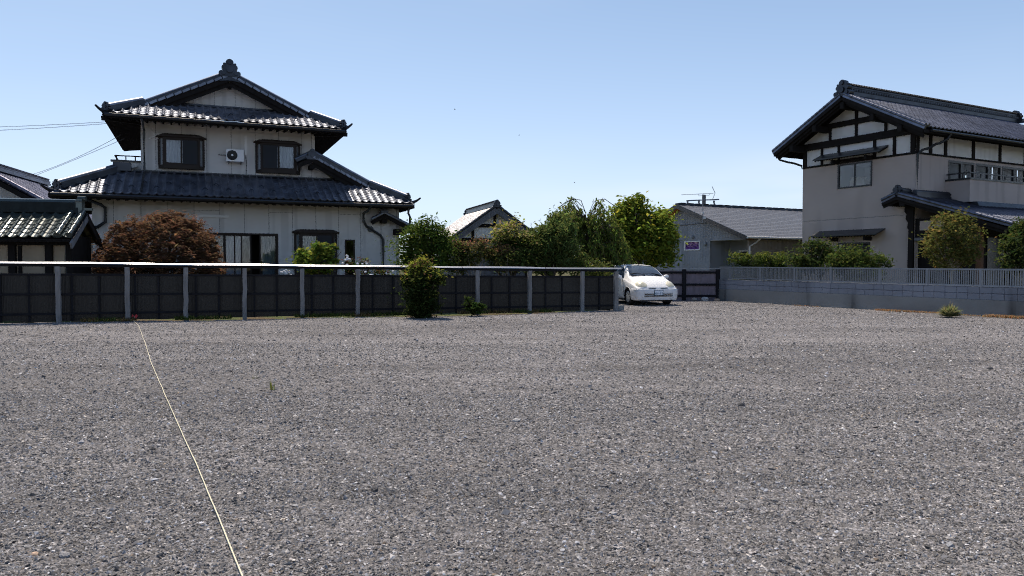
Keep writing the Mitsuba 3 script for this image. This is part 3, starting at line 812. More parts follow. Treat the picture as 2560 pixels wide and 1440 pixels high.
# ------------------------------------------------------------------ small roofed gate at the far left
def roofed_gate():
    P = Place(-12.6, 20.6, 13)
    th = thing('roofed_gate', 'small roofed gate with glossy green-black tiles beside the red maple at the left edge', 'gate')
    ev, ez, p, rv, u1, u0 = -.2, 2.20, .60, 1.08, .55, -4.0
    rz = ez + p * (rv - ev)
    rf = holder(th, 'roof')
    dk = MB()
    for dz in (0, -.06):
        dk.add([(u0, ev, ez + dz), (u1, ev, ez + dz), (u1, rv, rz + dz), (u0, rv, rz + dz)], [(0, 1, 2, 3)])
        dk.add([(u0, 2 * rv - ev, ez + dz), (u1, 2 * rv - ev, ez + dz), (u1, rv, rz + dz), (u0, rv, rz + dz)], [(0, 1, 2, 3)])
    part(rf, 'deck', dk, 'ridge_black', P)
    c = 1 / math.hypot(1, p)
    n = 16
    tiles(rf, P, (u1 - n * .275 - .02, ev - .02, ez + .02), (1, 0, 0), (0, 1, p), n, 6, lambda u, s: s * c < 1.28, 'tile_green', 300)
    for k in (0, 1):
        x = u1 - .10 - .30 * k
        roll_tiles(rf, P, (x, ev - .04, ez + .09), (x, rv - .12, rz + .02), .075, 'tile_green', .235)
    part(rf, 'main_ridge', MB().loft([(-.15, 0), (-.13, .30), (.13, .30), (.15, 0)], (u0, rv, rz), (u1 - .22, rv, rz)), 'ridge_matte', P)
    part(rf, 'ridge_caps', MB().loft([(-.11, .30), (-.08, .37), (0, .40), (.08, .37), (.11, .30)], (u0, rv, rz), (u1 - .22, rv, rz)), 'tile_green', P)
    m = MB().box(u1 - .28, u1 - .12, rv - .14, rv + .14, rz - .02, rz + .40).box(u1 - .24, u1 + .12, rv - .06, rv + .06, rz + .08, rz + .15)
    m.tube([(u1 - .26, rv, rz + .42), (u1 - .05, rv, rz + .42)], .08, 10).tube([(u1 - .30, rv - .1, rz + .33), (u1 - .12, rv - .1, rz + .33)], .05, 10)
    part(rf, 'ridge_ornament', m, 'tile_green', P, 30)
    for s in (-1, 1):
        a = np.array([u1 - .03, rv + s * (rv - ev), ez - .13])
        part(rf, 'barge_board', MB().bar(a + (0, s * .10, -.08), (u1 - .03, rv, rz - .13), .05, .18), 'timber_grey' if s < 0 else 'timber_dark', P)
    part(rf, 'fascia', MB().box(u0, u1 - .1, ev + .02, ev + .07, ez - .10, ez - .02), 'timber_dark', P)
    rr = MB()
    for u in np.arange(u0, u1 - .1, .26):
        rr.bar((u, ev + .05, ez - .09), (u, rv, rz - .12), .045, .07)
        rr.bar((u, 2 * rv - ev - .05, ez - .09), (u, rv, rz - .12), .045, .07)
    part(rf, 'rafters', rr, 'timber_dark', P, stuff=True)
    for u, w in ((-1.13, .17), (-.22, .17), (.30, .16)):
        part(th, 'post', MB().box(u - w / 2, u + w / 2, .22, .40, 0, 2.28), 'timber_dark', P)
    part(th, 'beam', MB().box(u0, .45, .16, .36, 2.02, 2.18), 'timber_dark', P)
    for a, b in ((u0, -1.22), (-1.04, -.31), (-.13, .16)):
        part(th, 'wall_panel', MB().box(a, b, .34, .40, 0, 2.02), 'plaster_beige', P)
    for u in (-.95, -2.6):
        part(th, 'post', MB().box(u - .04, u + .04, .28, .36, 0, 2.0), 'timber_dark', P)
    part(th, 'post', MB().box(.22, .38, 1.7, 1.86, 0, 2.3), 'timber_dark', P)
    part(th, 'side_wall', MB().box(.28, .33, .45, 1.7, 0, 2.3), 'timber_dark', P)
    part(th, 'brace', MB().bar((.31, .5, 2.05), (.31, 1.05, 2.7), .07, .09, (1, 0, 0)), 'timber_dark', P)


# ------------------------------------------------------------------ far-left tiled house, seen above the gate
def far_left_house():
    P = Place(-22.1, 30.5, 14)
    th = thing('gabled_house', 'house with violet-grey tiled roof at the far left behind the roofed gate', 'house')
    rf = holder(th, 'roof')
    z0, p, W, L = 5.62, .58, 4.6, 9.0
    dk = MB()
    for s in (-1, 1):
        for dz in (0, -.12):
            dk.add([(0, 0, z0 + dz), (s * W, 0, z0 - p * W + dz), (s * W, L, z0 - p * W + dz), (0, L, z0 + dz)], [(0, 1, 2, 3)])
    part(rf, 'deck', dk, 'tile_violet', P)
    sl = math.hypot(1, p)
    tiles(rf, P, (W, L, z0 - p * W + .02), (0, -1, 0), (-1, 0, p), int(L / .275), int(W * sl / .235), lambda u, s: True, 'tile_violet', 0)
    roll_tiles(rf, P, (W, .12, z0 - p * W + .08), (.1, .12, z0 + .06), .09, 'tile_violet', .26)
    roll_tiles(rf, P, (W, .40, z0 - p * W + .08), (.1, .40, z0 + .06), .07, 'tile_violet', .26)
    part(rf, 'main_ridge', MB().loft(ridge_prof(.34, .30, .09), (0, .0, z0), (0, L, z0)), 'tile_violet', P)
    m = MB()
    for v in np.arange(.1, L, .16):
        m.tube([(.12, v, z0 + .30), (0, v, z0 + .33), (-.12, v, z0 + .30)], .05, 6)
    part(rf, 'ridge_caps', m, 'tile_violet', P, stuff=True)
    part(rf, 'barge_board', MB().bar((W, .03, z0 - p * W - .16), (0, .03, z0 - .16), .05, .20), 'timber_dark', P)
    part(th, 'wall', MB().extr([(-3.9, 0), (3.9, 0), (3.9, z0 - p * 3.9 - .14), (0, z0 - .14), (-3.9, z0 - p * 3.9 - .14)], .9, L - .5), 'house_stucco', P)
    sk = holder(th, 'skirt_roof')
    pitch = .55
    sd = MB().add([(-4.4, -.9, 3.30), (4.4, -.9, 3.30), (3.4, .9, 4.29), (-3.4, .9, 4.29)], [(0, 1, 2, 3)])
    part(sk, 'deck', sd, 'tile_silver', P)
    tiles(sk, P, (-4.3, -.92, 3.32), (1, 0, 0), (0, 1, pitch), 32, 8, lambda u, s: s * .6 + .2 < u < 8.6 - s * .6, 'tile_silver', 0)
    part(sk, 'hip_ridge', MB().loft(ridge_prof(.28, .26, .08), (4.3, -.8, 3.4), (3.2, .7, 4.3)), 'tile_violet', P)
    part(sk, 'ridge_ornament', ornament(MB(), (4.2, -.72, 3.50), .5), 'tile_violet', P, 30)


# ------------------------------------------------------------------ storehouse in the middle distance
def storehouse():
    P = Place(-.89, 45.0, 17.5)
    th = thing('storehouse', 'small gabled storehouse with sunlit pale tiles and white plaster behind the round shrub', 'storehouse')
    rf = holder(th, 'roof')
    z0, p, L = 5.0, .70, 7.4
    W = 3.0
    dk = MB()
    for s in (-1, 1):
        for dz in (0, -.14):
            dk.add([(0, 0, z0 + dz), (s * W, 0, z0 - p * W + dz), (s * W, L, z0 - p * W + dz), (0, L, z0 + dz)], [(0, 1, 2, 3)])
    part(rf, 'deck', dk, 'tile_silver', P)
    sl = math.hypot(1, p)
    tiles(rf, P, (-W, 0.1, z0 - p * W + .02), (0, 1, 0), (1, 0, p), int(L / .275), int(W * sl / .235), lambda u, s: True, 'tile_silver', 0) if False else None
    tiles(rf, P, (-W, L, z0 - p * W + .02), (0, -1, 0), (1, 0, p), int(L / .275), int(W * sl / .235), lambda u, s: True, 'tile_silver', 0)
    for s in (-1, 1):
        roll_tiles(rf, P, (s * W, .05, z0 - p * W + .06), (s * .1, .05, z0 + .02), .085, 'ridge_black', .30)
        part(rf, 'barge_board', MB().bar((s * (W - .02), .06, z0 - p * W - .18), (0, .06, z0 - .22), .08, .34), 'timber_grey', P)
    part(rf, 'main_ridge', MB().loft(ridge_prof(.34, .34, .10), (0, .1, z0), (0, L, z0)), 'ridge_black', P)
    m = MB()
    for v in np.arange(.2, L, .2):
        m.tube([(.13, v, z0 + .30), (0, v, z0 + .36), (-.13, v, z0 + .30)], .06, 6)
    part(rf, 'ridge_caps', m, 'ridge_black', P, stuff=True)
    part(rf, 'ridge_ornament', ornament(MB(), (0, -.05, z0 - .05), .52), 'ridge_black', P, 30)
    part(rf, 'ridge_ornament', ornament(MB(), (0, L + .05, z0 - .05), .52, (0, 1)), 'ridge_black', P, 30)
    v0 = .55
    part(th, 'gable_wall', MB().extr([(-2.1, 2.9), (2.1, 2.9), (2.1, z0 - p * 2.1 - .12), (0, z0 - .12), (-2.1, z0 - p * 2.1 - .12)], v0, v0 + .1), 'plaster_white', P)
    part(th, 'lower_wall', MB().box(-2.1, 2.1, v0, L - .4, 0, 2.9), 'timber_grey', P)
    part(th, 'side_wall', MB().box(-2.1, -2.0, v0 + .1, L - .4, 2.9, 3.4).box(2.0, 2.1, v0 + .1, L - .4, 2.9, 3.4), 'plaster_white', P)
    for z, a, b, h in ((3.86, -1.42, 1.42, .20), (2.98, -2.3, 2.3, .24)):
        part(th, 'tie_beam', MB().box(a, b, v0 - .08, v0 - .002, z - h / 2, z + h / 2), 'timber_dark', P)
    for u, z0_, z1_ in ((0, 3.96, 4.8), (0, 3.1, 3.76), (-1.38, 3.1, 3.76), (1.38, 3.1, 3.76)):
        part(th, 'post', MB().box(u - .08, u + .08, v0 - .09, v0 - .002, z0_, z1_), 'timber_dark', P)
    for u in (-2.02, 2.02):
        part(th, 'post', MB().box(u - .09, u + .09, v0 - .09, v0 - .002, 0, 2.86), 'timber_dark', P)
    for a, b in ((-1.93, -1.0), (-.98, -.02), (0.0, .98), (1.0, 1.93)):
        part(th, 'board_door', MB().box(a, b, v0 - .04, v0 - .002, .1, 2.84), 'timber_grey', P)


# ------------------------------------------------------------------ grey metal-clad house with aerial, utility pole behind
def siding_house():
    P = Place(13.2, 42.0, 28.6)          # u along the side wall (right, back), v = towards the back left; gable wall is the plane u = 0
    th = thing('siding_house', 'low grey house clad in vertical siding with a dark slate roof behind the back fence', 'house')
    rv, W, p, ez, oh = 5.3, 5.75, .375, 3.24, .55
    rz = ez + p * (W - .45)
    L = 13.0

    def Z(v): return rz - p * abs(v - rv)
    rf = holder(th, 'roof')
    dk = MB()
    v_lo, v_hi = rv - W, rv + W
    for a, b in ((v_lo, rv), (v_hi, rv)):
        for dz in (0, -.16):
            dk.add([(-oh, a, Z(a) + dz), (L, a, Z(a) + dz), (L, b, Z(b) + dz), (-oh, b, Z(b) + dz)], [(0, 1, 2, 3)])
    part(rf, 'deck', dk, 'roof_slate', P)
    rows = MB()
    n = 20
    for k in range(n):
        a, b = v_lo + W * k / n, v_lo + W * (k + 1) / n
        rows.add([(-oh, a, Z(a) + .016), (L, a, Z(a) + .016), (L, b + .01, Z(b) + .008), (-oh, b + .01, Z(b) + .008), (-oh, a, Z(a)), (L, a, Z(a))], [(0, 1, 2, 3), (4, 5, 1, 0)])
    part(rf, 'slate_rows', rows, 'roof_slate', P, stuff=True)
    cap = MB().loft([(-.12, -.03), (-.10, .06), (.10, .06), (.12, -.03)], (-oh - .02, rv, rz + .02), (L, rv, rz + .02))
    part(rf, 'ridge_cap', cap, 'metal_black', P)
    part(rf, 'ridge_vents', _vents(rv, rz, L), 'metal_black', P, stuff=True)
    for a in (v_lo, v_hi):
        part(rf, 'barge_board', MB().bar((-oh - .02, a, Z(a) - .10), (-oh - .02, rv, rz - .10), .04, .26, (0, 0, 1)), 'metal_black', P)
    so = MB()
    for a in (v_lo, v_hi):
        so.add([(-oh, a, Z(a) - .2), (0.02, a, Z(a) - .2), (0.02, rv, rz - .2), (-oh, rv, rz - .2)], [(0, 1, 2, 3)])
    part(rf, 'soffit', so, 'cedar_soffit', P)
    part(rf, 'gutter', MB().tube([(-oh, v_lo - .06, Z(v_lo) - .06), (L, v_lo - .06, Z(v_lo) - .07)], .06, 8), 'pipe_white', P, 40)
    part(rf, 'downpipe', MB().tube([(.5, v_lo - .05, Z(v_lo) - .1), (.45, v_lo + .2, Z(v_lo) - .3), (.12, -.06, Z(v_lo) - .55), (.12, -.06, .2)], .045, 8), 'pipe_white', P, 40)
    # gable wall in the plane u = 0 (extruded along u): mesh axes swapped
    wall = Polygon([(0, 0), (2 * rv, 0), (2 * rv, Z(0) - .2), (rv, rz - .2), (0, Z(0) - .2)])
    porch = sbox(-.1, 0, 2.92, 2.92)
    win = sbox(3.80, 2.39, 5.17, 2.95)
    g = wall.difference(porch).difference(win)

    def gab(poly, u0, u1):
        m = MB().extr(poly, u0, u1)
        for k in range(len(m.v)):
            m.v[k] = m.v[k][:, [1, 0, 2]]
        return m
    gw = holder(th, 'gable_wall')
    part(gw, 'siding', gab(g, 0, .12), 'siding_grey', P)
    ribs = MB()
    for v in np.arange(.1, 10.5, .23):
        seg = LineString([(v, 0), (v, 8)]).intersection(g)
        for q in getattr(seg, 'geoms', [seg]):
            if q.is_empty or q.length < .1: continue
            (a0, b0), (a1, b1) = q.coords[0], q.coords[-1]
            ribs.box(-.010, -.001, v - .012, v + .012, min(b0, b1), max(b0, b1))
    part(gw, 'siding_ribs', ribs, 'siding_grey', P, stuff=True)
    part(th, 'side_wall', MB().box(2.8, L, 0, .1, 0, Z(0) - .16), 'siding_brown', P)
    part(th, 'side_wall', MB().box(.121, 2.8, 0, .1, 0, Z(0) - .16), 'siding_brown', P)
    rb = MB()
    for u in np.arange(.4, L, .3):
        rb.box(u - .02, u + .02, -.016, -.001, 0, Z(0) - .18)
    part(th, 'side_ribs', rb, 'siding_brown', P, stuff=True)
    # recessed porch
    part(th, 'porch_wall', MB().box(1.6, 1.7, .1, 2.92, 0, 3.0).box(.12, 1.6, 2.92, 3.0, 0, 3.0).box(.12, 1.6, .1, 2.92, 2.93, 3.0), 'siding_grey', P)
    part(th, 'porch_trim', MB().box(-.03, .12, 2.92, 2.96, 0, 2.96).box(-.03, .12, 0, 2.92, 2.925, 2.965), 'metal_grey', P)
    d = holder(th, 'door')
    m = frame_rect(MB(), 1.15, 2.15, 0, .05, 0, 2.38, .1)
    for k in range(len(m.v)):
        m.v[k] = np.c_[1.595 - m.v[k][:, 1], m.v[k][:, 0], m.v[k][:, 2]]
    part(d, 'frame', m, 'pipe_white', P)
    part(d, 'leaf', MB().box(1.57, 1.594, 1.25, 2.05, .1, 2.28), 'car_black', P)
    w = holder(th, 'window')
    m = frame_rect(MB(), 3.80, 5.17, 0, .09, 2.39, 2.95, .055)
    for k in range(len(m.v)):
        m.v[k] = np.c_[.05 - m.v[k][:, 1], m.v[k][:, 0], m.v[k][:, 2]]
    part(w, 'frame', m, 'frame_white', P)
    part(w, 'pane', MB().add([(.0, 3.85, 2.44), (.0, 5.12, 2.44), (.0, 5.12, 2.90), (.0, 3.85, 2.90)], [(0, 1, 2, 3)]), 'window_glass_dim', P)
    part(w, 'blind', MB().box(.06, .07, 3.82, 5.15, 2.41, 2.93), 'blind_purple', P, label='purple patterned blind')
    for v, z in ((4.37, 3.19), (3.26, 2.74), (5.83, 3.16)):
        m = MB().ball((-.07, v, z), (.09, .085, .12))
        part(th, 'wall_lamp', m, 'metal_grey', P, 40)
    part(th, 'porch_lamp', MB().ball((1.52, .9, 2.55), (.09, .09, .11)), 'pipe_white', P, 40)
    part(th, 'cable', MB().tube([(-.05, 1.6, 4.06), (-.05, 3.2, 4.0), (-.05, 5.8, 3.95), (-.05, 7.6, 3.9)], .014, 5), 'wire_dark', P)
    # aerial on the roof edge
    a = thing('tv_antenna', 'thin television aerial on a mast above the gable of the grey house', 'antenna')
    x, y = 10.94, 43.0
    part(a, 'mast', MB().tube([(x, y, 3.9), (x, y, 5.56)], .022, 6), 'metal_grey')
    part(a, 'boom', MB().tube([(x - 1.25, y, 5.50), (x + .62, y + .1, 5.60)], .014, 5), 'metal_grey')
    part(a, 'boom_brace', MB().tube([(x - .28, y, 5.54), (x - .24, y, 5.44), (x + .34, y, 5.46), (x + .42, y, 5.58)], .010, 5), 'metal_grey')
    el = MB()
    for k in range(12):
        cx = x - 1.2 + k * .14
        el.tube([(cx, y - .12, 5.505 + k * .007), (cx, y + .12, 5.505 + k * .007)], .006, 4)
    part(a, 'elements', el, 'metal_grey', stuff=True)
    part(a, 'reflector', MB().tube([(x + .52, y, 5.98), (x + .72, y + .1, 5.62), (x + .54, y, 5.20)], .018, 5), 'metal_grey')
    part(a, 'clamp', MB().box(x - .05, x + .05, y - .06, y + .06, 4.42, 4.52), 'pipe_white')
    part(a, 'junction_box', MB().box(x + .02, x + .16, y - .08, y + .04, 4.12, 4.26), 'pipe_white')
    u = thing('utility_pole', 'top of a utility pole with a crossarm rising behind the ridge of the grey house', 'utility pole')
    X, Y = 15.35, 60.0
    part(u, 'pole', MB().tube([(X, Y, 0), (X, Y, 7.1)], [.17, .15], 10), 'concrete', smooth=40)
    part(u, 'crossarm', MB().bar((X - 1.45, Y - .2, 6.62), (X + 1.15, Y - .2, 6.72), .09, .09), 'metal_grey')
    for dx in (-1.35, -.45, .75):
        part(u, 'insulator', MB().tube([(X + dx, Y - .2, 6.62), (X + dx, Y - .2, 6.45), (X + dx + .08, Y - .2, 6.30)], [.09, .07, .05], 8), 'metal_grey')


def _vents(rv, rz, L):
    m = MB()
    for u in np.arange(-.3, L, .62):
        m.box(u, u + .40, rv - .15, rv + .15, rz + .085, rz + .115)
    return m


roofed_gate()
far_left_house()
storehouse()
siding_house()


# ------------------------------------------------------------------ timbered house on the right
def timbered_house():
    P = Place(16.853, 33.0, -61.4)       # u along the gable wall (towards the viewer at +), v along the ridge
    th = thing('timbered_house', 'two-storey mauve and white house with black timbered gable at the right edge', 'house')
    U0, U1, rz, p, ru = -4.97, .93, 9.22, .53, -2.03
    VB = 16.0

    def Z(u): return rz - p * abs(u - ru)
    # --- gable wall: rendered below, plaster and timber above
    gw = holder(th, 'gable_wall')
    win = sbox(-2.95, 5.07, -1.14, 6.22)
    low = sbox(-2.96, 1.45, -1.20, 2.52)
    part(gw, 'render_upper', MB().extr(sbox(U0, 3.655, U1, 6.24).difference(win), 0, .14), 'mauve_stucco', P)
    part(gw, 'render_lower', MB().extr(sbox(U0, 0, U1, 3.635).difference(low), 0, .14), 'mauve_stucco', P)
    part(gw, 'joint', MB().box(U0, U1, .012, .14, 3.635, 3.655), 'joint_dark', P)
    part(gw, 'plaster', MB().extr([(U0, 6.24), (U1, 6.24), (U1, Z(U1) - .16), (ru, rz - .16), (U0, Z(U0) - .16)], .02, .14), 'plaster_white', P)
    part(gw, 'sill_beam', MB().box(U0 - .02, U1 + .02, -.035, .019, 6.24, 6.33), 'timber_dark', P)
    part(gw, 'tie_beam', MB().box(U0 + .05, U1, -.12, .019, 7.10, 7.42), 'timber_dark', P)
    part(gw, 'collar_beam', MB().box(-3.6, -.45, -.10, .019, 7.98, 8.22), 'timber_dark', P)
    for u, w in ((U0 + .12, .20), (-3.85, .11), (-2.91, .11), (-1.03, .13), (-.07, .13), (.80, .22)):
        part(gw, 'post', MB().box(u - w / 2, u + w / 2, -.04, .019, 6.33, 7.10), 'timber_dark', P)
    for u, z0, z1, w in ((-3.39, 7.42, 7.98, .12), (-1.98, 7.42, 7.98, .12), (-.49, 7.42, 7.98, .12), (-1.98, 8.22, 8.98, .14), (.80, 7.42, 7.56, .2)):
        part(gw, 'post', MB().box(u - w / 2, u + w / 2, -.05, .019, z0, z1), 'timber_dark', P)
    for u, z in ((ru, 8.86), (-3.55, 8.06), (-.52, 8.06), (.80, 7.38), (U0 + .1, 7.30)):
        part(gw, 'purlin', MB().box(u - .10, u + .10, -.98, .0, z - .26, z + .02), 'timber_dark', P)
    # --- main roof
    rf = holder(th, 'main_roof')
    HW, V0 = 3.95, -1.02
    dk = MB()
    for s in (-1, 1):
        for dz in (0, -.05):
            dk.add([(ru, V0, rz + dz), (ru + s * HW, V0, Z(ru + HW) + dz), (ru + s * HW, VB, Z(ru + HW) + dz), (ru, VB, rz + dz)], [(0, 1, 2, 3)])
    part(rf, 'deck', dk, 'tile_blue', P)
    sl = math.hypot(1, p)
    eu = ru + HW
    tiles(rf, P, (eu + .02, V0 + .1, Z(eu) + .03), (0, 1, 0), (-1, 0, p), 50, 18, lambda u, s: True, 'tile_blue', 0)
    for s in (-1, 1):
        a = np.array([ru + s * (HW + .03), V0 + .06, Z(eu) + .08]); b = np.array([ru + s * .12, V0 + .06, rz + .04])
        roll_tiles(rf, P, a, b, .085, 'tile_blue', .24, skirt=.16)
        if s > 0:
            roll_tiles(rf, P, a + (0, .22, .01), b + (0, .22, .01), .075, 'tile_blue', .24)
        for k, (dv, dz, h) in enumerate(((.0, -.16, .14), (.10, -.27, .14), (.20, -.36, .12))):
            part(rf, 'barge_board', MB().bar((ru + s * (HW - .05 - .05 * k), V0 + dv + .04, Z(eu) + dz + .02), (ru, V0 + dv + .04, rz + dz), .05, h), 'timber_dark', P)
    part(rf, 'fascia', MB().box(eu - .10, eu - .03, V0 + .05, VB, Z(eu) - .20, Z(eu) - .04), 'timber_dark', P)
    part(rf, 'fascia', MB().box(2 * ru - eu + .03, 2 * ru - eu + .10, V0 + .05, VB, Z(eu) - .20, Z(eu) - .04), 'timber_dark', P)
    rr = MB()
    for v in np.arange(V0 + .25, VB, .36):
        for s in (-1, 1):
            rr.bar((ru + s * (HW - .12), v, Z(eu) - .12), (ru, v, rz - .14), .06, .10)
    part(rf, 'rafters', rr, 'timber_dark', P, stuff=True)
    sb = MB()
    for s in (-1, 1):
        sb.add([(ru + s * (HW - .1), V0 + .08, Z(eu) - .055), (ru + s * (HW - .1), VB, Z(eu) - .055), (ru, VB, rz - .075), (ru, V0 + .08, rz - .075)], [(0, 1, 2, 3)])
    part(rf, 'soffit', sb, 'timber_dark', P)
    part(rf, 'main_ridge', MB().loft(ridge_prof(.42, .56, .12), (ru, V0 + .25, rz + .0), (ru, 13.3, rz + .0)), 'ridge_black', P)
    m, m2 = MB(), MB()
    for v in np.arange(V0 + .3, 13.3, .18):
        m.tube([(ru + .15, v, rz + .48), (ru, v, rz + .55), (ru - .15, v, rz + .48)], .055, 6)
        m2.tube([(ru + .18, v, rz + .20), (ru + .18, v, rz + .30)], .05, 6)
    part(rf, 'ridge_caps', m, 'ridge_black', P, stuff=True)
    part(rf, 'ridge_rosettes', m2, 'ridge_black', P, stuff=True)
    part(rf, 'ridge_ornament', ornament(MB(), (ru, V0 + .02, rz - .06), .84), 'ridge_black', P, 30)
    part(rf, 'ridge_ornament', ornament(MB(), (ru, 13.4, rz - .02), .80, (0, 1)), 'ridge_black', P, 30)
    part(rf, 'gutter', MB().tube([(eu + .07, V0 + .4, Z(eu) - .10), (eu + .07, VB, Z(eu) - .12)], .06, 8), 'metal_black', P, 40)
    zg = Z(eu) - .12
    part(th, 'downpipe', MB().tube([(eu + .05, .75, zg), (eu - .05, .70, zg - .22), (eu - .28, .52, zg - .38), (eu - .40, .46, zg - .40), (eu - .62, .30, zg - .56), (eu - .82, .16, zg - .62), (.99, .03, zg - .80), (.99, .03, 4.72)], .055, 8), 'metal_black', P, 40)
    part(th, 'downpipe', MB().tube([(2 * ru - eu - .05, -.55, zg), (2 * ru - eu + .0, -.5, zg - .22), (2 * ru - eu + .35, -.35, zg - .36), (2 * ru - eu + .62, -.2, zg - .44), (U0 - .06, -.02, zg - .60), (U0 - .06, -.02, zg - .78)], .05, 8), 'metal_black', P, 40)
    # --- windows and their little roofs
    slide_window(th, P, -2.95, -1.14, 5.07, 6.22, 0, t=.07)
    part(th, 'window_head', MB().box(-3.05, -1.04, -.045, -.001, 6.34, 6.44).box(-2.98, -2.90, -.04, -.001, 6.22, 6.34), 'timber_dark', P)
    room(th, P, -2.93, -1.16, .15, 1.9, 5.05, 6.22, 'room_pale')
    bx = thing('storage_box', 'lower pale storage box in front, seen inside the upper gable window', 'box')
    part(bx, 'carton', MB().box(-2.55, -1.85, .35, .8, 5.06, 5.42), 'card_box', P)
    part(bx, 'lid', MB().box(-2.57, -1.83, .33, .82, 5.421, 5.45), 'card_box', P)
    bx = thing('storage_box', 'taller storage box behind at the left, seen inside the upper gable window', 'box')
    part(bx, 'carton', MB().box(-2.88, -2.4, .85, 1.3, 5.06, 5.62), 'card_box', P)
    part(bx, 'lid', MB().box(-2.90, -2.38, .83, 1.32, 5.621, 5.65), 'card_box', P)
    slide_window(th, P, -2.96, -1.20, 1.45, 2.52, 0, t=.07)
    room(th, P, -2.94, -1.22, .15, 1.6, 1.45, 2.5)

    def awning(u0, u1, z, fz, s0, s1):
        w = holder(th, 'awning')
        D = .62
        m = MB()
        A = [(u0, -.01, z), (u1, -.01, z), (s1, -D, fz), (s0, -D, fz)]
        m.add(A + [(x, y, q - .05) for x, y, q in A], [(0, 1, 2, 3), (4, 7, 6, 5), (2, 3, 7, 6), (0, 3, 7, 4), (1, 2, 6, 5)])
        part(w, 'roof', m, 'metal_black', P)
        rb = MB()
        for u in np.arange(s0 + .12, s1 - .05, .16):
            rb.bar((u, -D + .03, fz - .085), (u, -.01, z - .085), .05, .06)
        part(w, 'rafters', rb, 'timber_dark', P, stuff=True)
        for u in ((-2.93), (-1.16)):
            part(w, 'bracket', MB().extr([(u - .05, fz - .28), (u + .05, fz - .28), (u + .05, fz - .10), (u - .05, fz - .10)], -.50, -.001), 'timber_dark', P)
    awning(-3.9, -.35, 6.80, 6.52, -3.9, -.35)
    awning(-3.95, -.45, 3.12, 2.87, -3.95, -.45)
    # --- right face (plane u = U1)
    sw = holder(th, 'side_wall')
    part(sw, 'render', MB().box(U1 - .14, U1, .14, VB - .5, 0, 6.24), 'mauve_stucco', P) if False else None
    gl = [(2.32, 4.28), (4.40, 6.42), (6.54, 8.56), (8.68, 10.7)]
    side = sbox(.14, 0, VB - .5, 6.24)
    for a, b in gl:
        side = side.difference(sbox(a, 4.6, b, 6.12))
    m = MB().extr(side, U1 - .14, U1)
    for k in range(len(m.v)):
        m.v[k] = m.v[k][:, [1, 0, 2]]
    part(sw, 'render', m, 'mauve_stucco', P)
    part(sw, 'plaster', MB().box(U1 - .14, U1 - .012, .14, VB - .5, 6.24, 7.45), 'plaster_white', P)
    part(sw, 'sill_beam', MB().box(U1 - .01, U1 + .035, .02, VB - .5, 6.24, 6.32), 'timber_dark', P)
    part(sw, 'head_beam', MB().box(U1 - .01, U1 + .05, .02, VB - .5, 7.10, 7.40), 'timber_dark', P)
    for v in (.10, 1.0, 2.08, 4.18, 6.32, 8.46, 10.6, 12.7):
        part(sw, 'post', MB().box(U1 - .01, U1 + .04, v - .09, v + .09, 6.32, 7.10), 'timber_dark', P)
    for a, b in gl:
        w = holder(th, 'balcony_window')
        fr = MB()
        mid = (a + b) / 2
        for v0, v1 in ((a, a + .06), (b - .06, b), (mid - .07, mid + .07)):
            fr.box(U1 - .08, U1 + .02, v0, v1, 4.6, 6.12)
        fr.box(U1 - .08, U1 + .02, a + .06, b - .06, 6.02, 6.12)
        part(w, 'frame', fr, 'frame_black', P)
        for v0, v1 in ((a + .06, mid - .07), (mid + .07, b - .06)):
            part(w, 'pane', MB().add([(U1 - .04, v0, 4.6), (U1 - .04, v1, 4.6), (U1 - .04, v1, 6.02), (U1 - .04, v0, 6.02)], [(0, 1, 2, 3)]), 'window_glass_dim', P)
        part(w, 'blind', MB().box(U1 - .42, U1 - .40, a, b, 4.6, 6.12), 'room_pale', P)
    # --- balcony
    b = holder(th, 'balcony')
    B1 = 2.0
    part(b, 'parapet', MB().box(U1 + .001, B1, 2.13, 2.23, 4.2, 5.16), 'mauve_stucco', P)
    part(b, 'parapet', MB().box(B1 - .10, B1, 2.23, 12.5, 4.2, 5.16), 'mauve_stucco', P)
    part(b, 'floor', MB().box(U1 + .001, B1 - .1, 2.23, 12.5, 4.2, 4.35), 'concrete', P)
    part(b, 'coping', MB().box(U1 + .001, B1 + .04, 2.09, 2.27, 5.16, 5.24).box(B1 - .14, B1 + .04, 2.27, 12.5, 5.16, 5.24), 'metal_black', P)
    rl = MB().bar((U1 + .02, 2.18, 5.46), (B1 - .05, 2.18, 5.46), .05, .05).bar((B1 - .05, 2.15, 5.46), (B1 - .05, 12.5, 5.46), .05, .05)
    for u in (1.1, 1.66): rl.box(u - .02, u + .02, 2.16, 2.2, 5.24, 5.44)
    for v in np.arange(3.0, 12.4, .95): rl.box(B1 - .07, B1 - .03, v - .02, v + .02, 5.24, 5.44)
    part(b, 'railing', rl, 'metal_black', P)
    # --- entrance roof
    pr = holder(th, 'porch_roof')
    pu, pz, pp, PE, V1 = .60, 4.48, .33, 5.25, -.82
    PB = 12.0

    def PZ(u): return pz - pp * abs(u - pu)
    dk = MB()
    for dz in (0, -.06):
        dk.add([(U1, V1, PZ(U1) + dz), (PE, V1, PZ(PE) + dz), (PE, PB, PZ(PE) + dz), (U1, PB, PZ(U1) + dz)], [(0, 1, 2, 3)])
        dk.add([(pu, V1, pz + dz), (U1, V1, PZ(U1) + dz), (U1, -.003, PZ(U1) + dz), (pu, -.003, pz + dz)], [(0, 1, 2, 3)])
        dk.add([(pu, V1, pz + dz), (-.08, V1, PZ(-.08) + dz), (-.08, -.003, PZ(-.08) + dz), (pu, -.003, pz + dz)], [(0, 1, 2, 3)])
    part(pr, 'deck', dk, 'tile_blue', P)
    ps = math.hypot(1, pp)
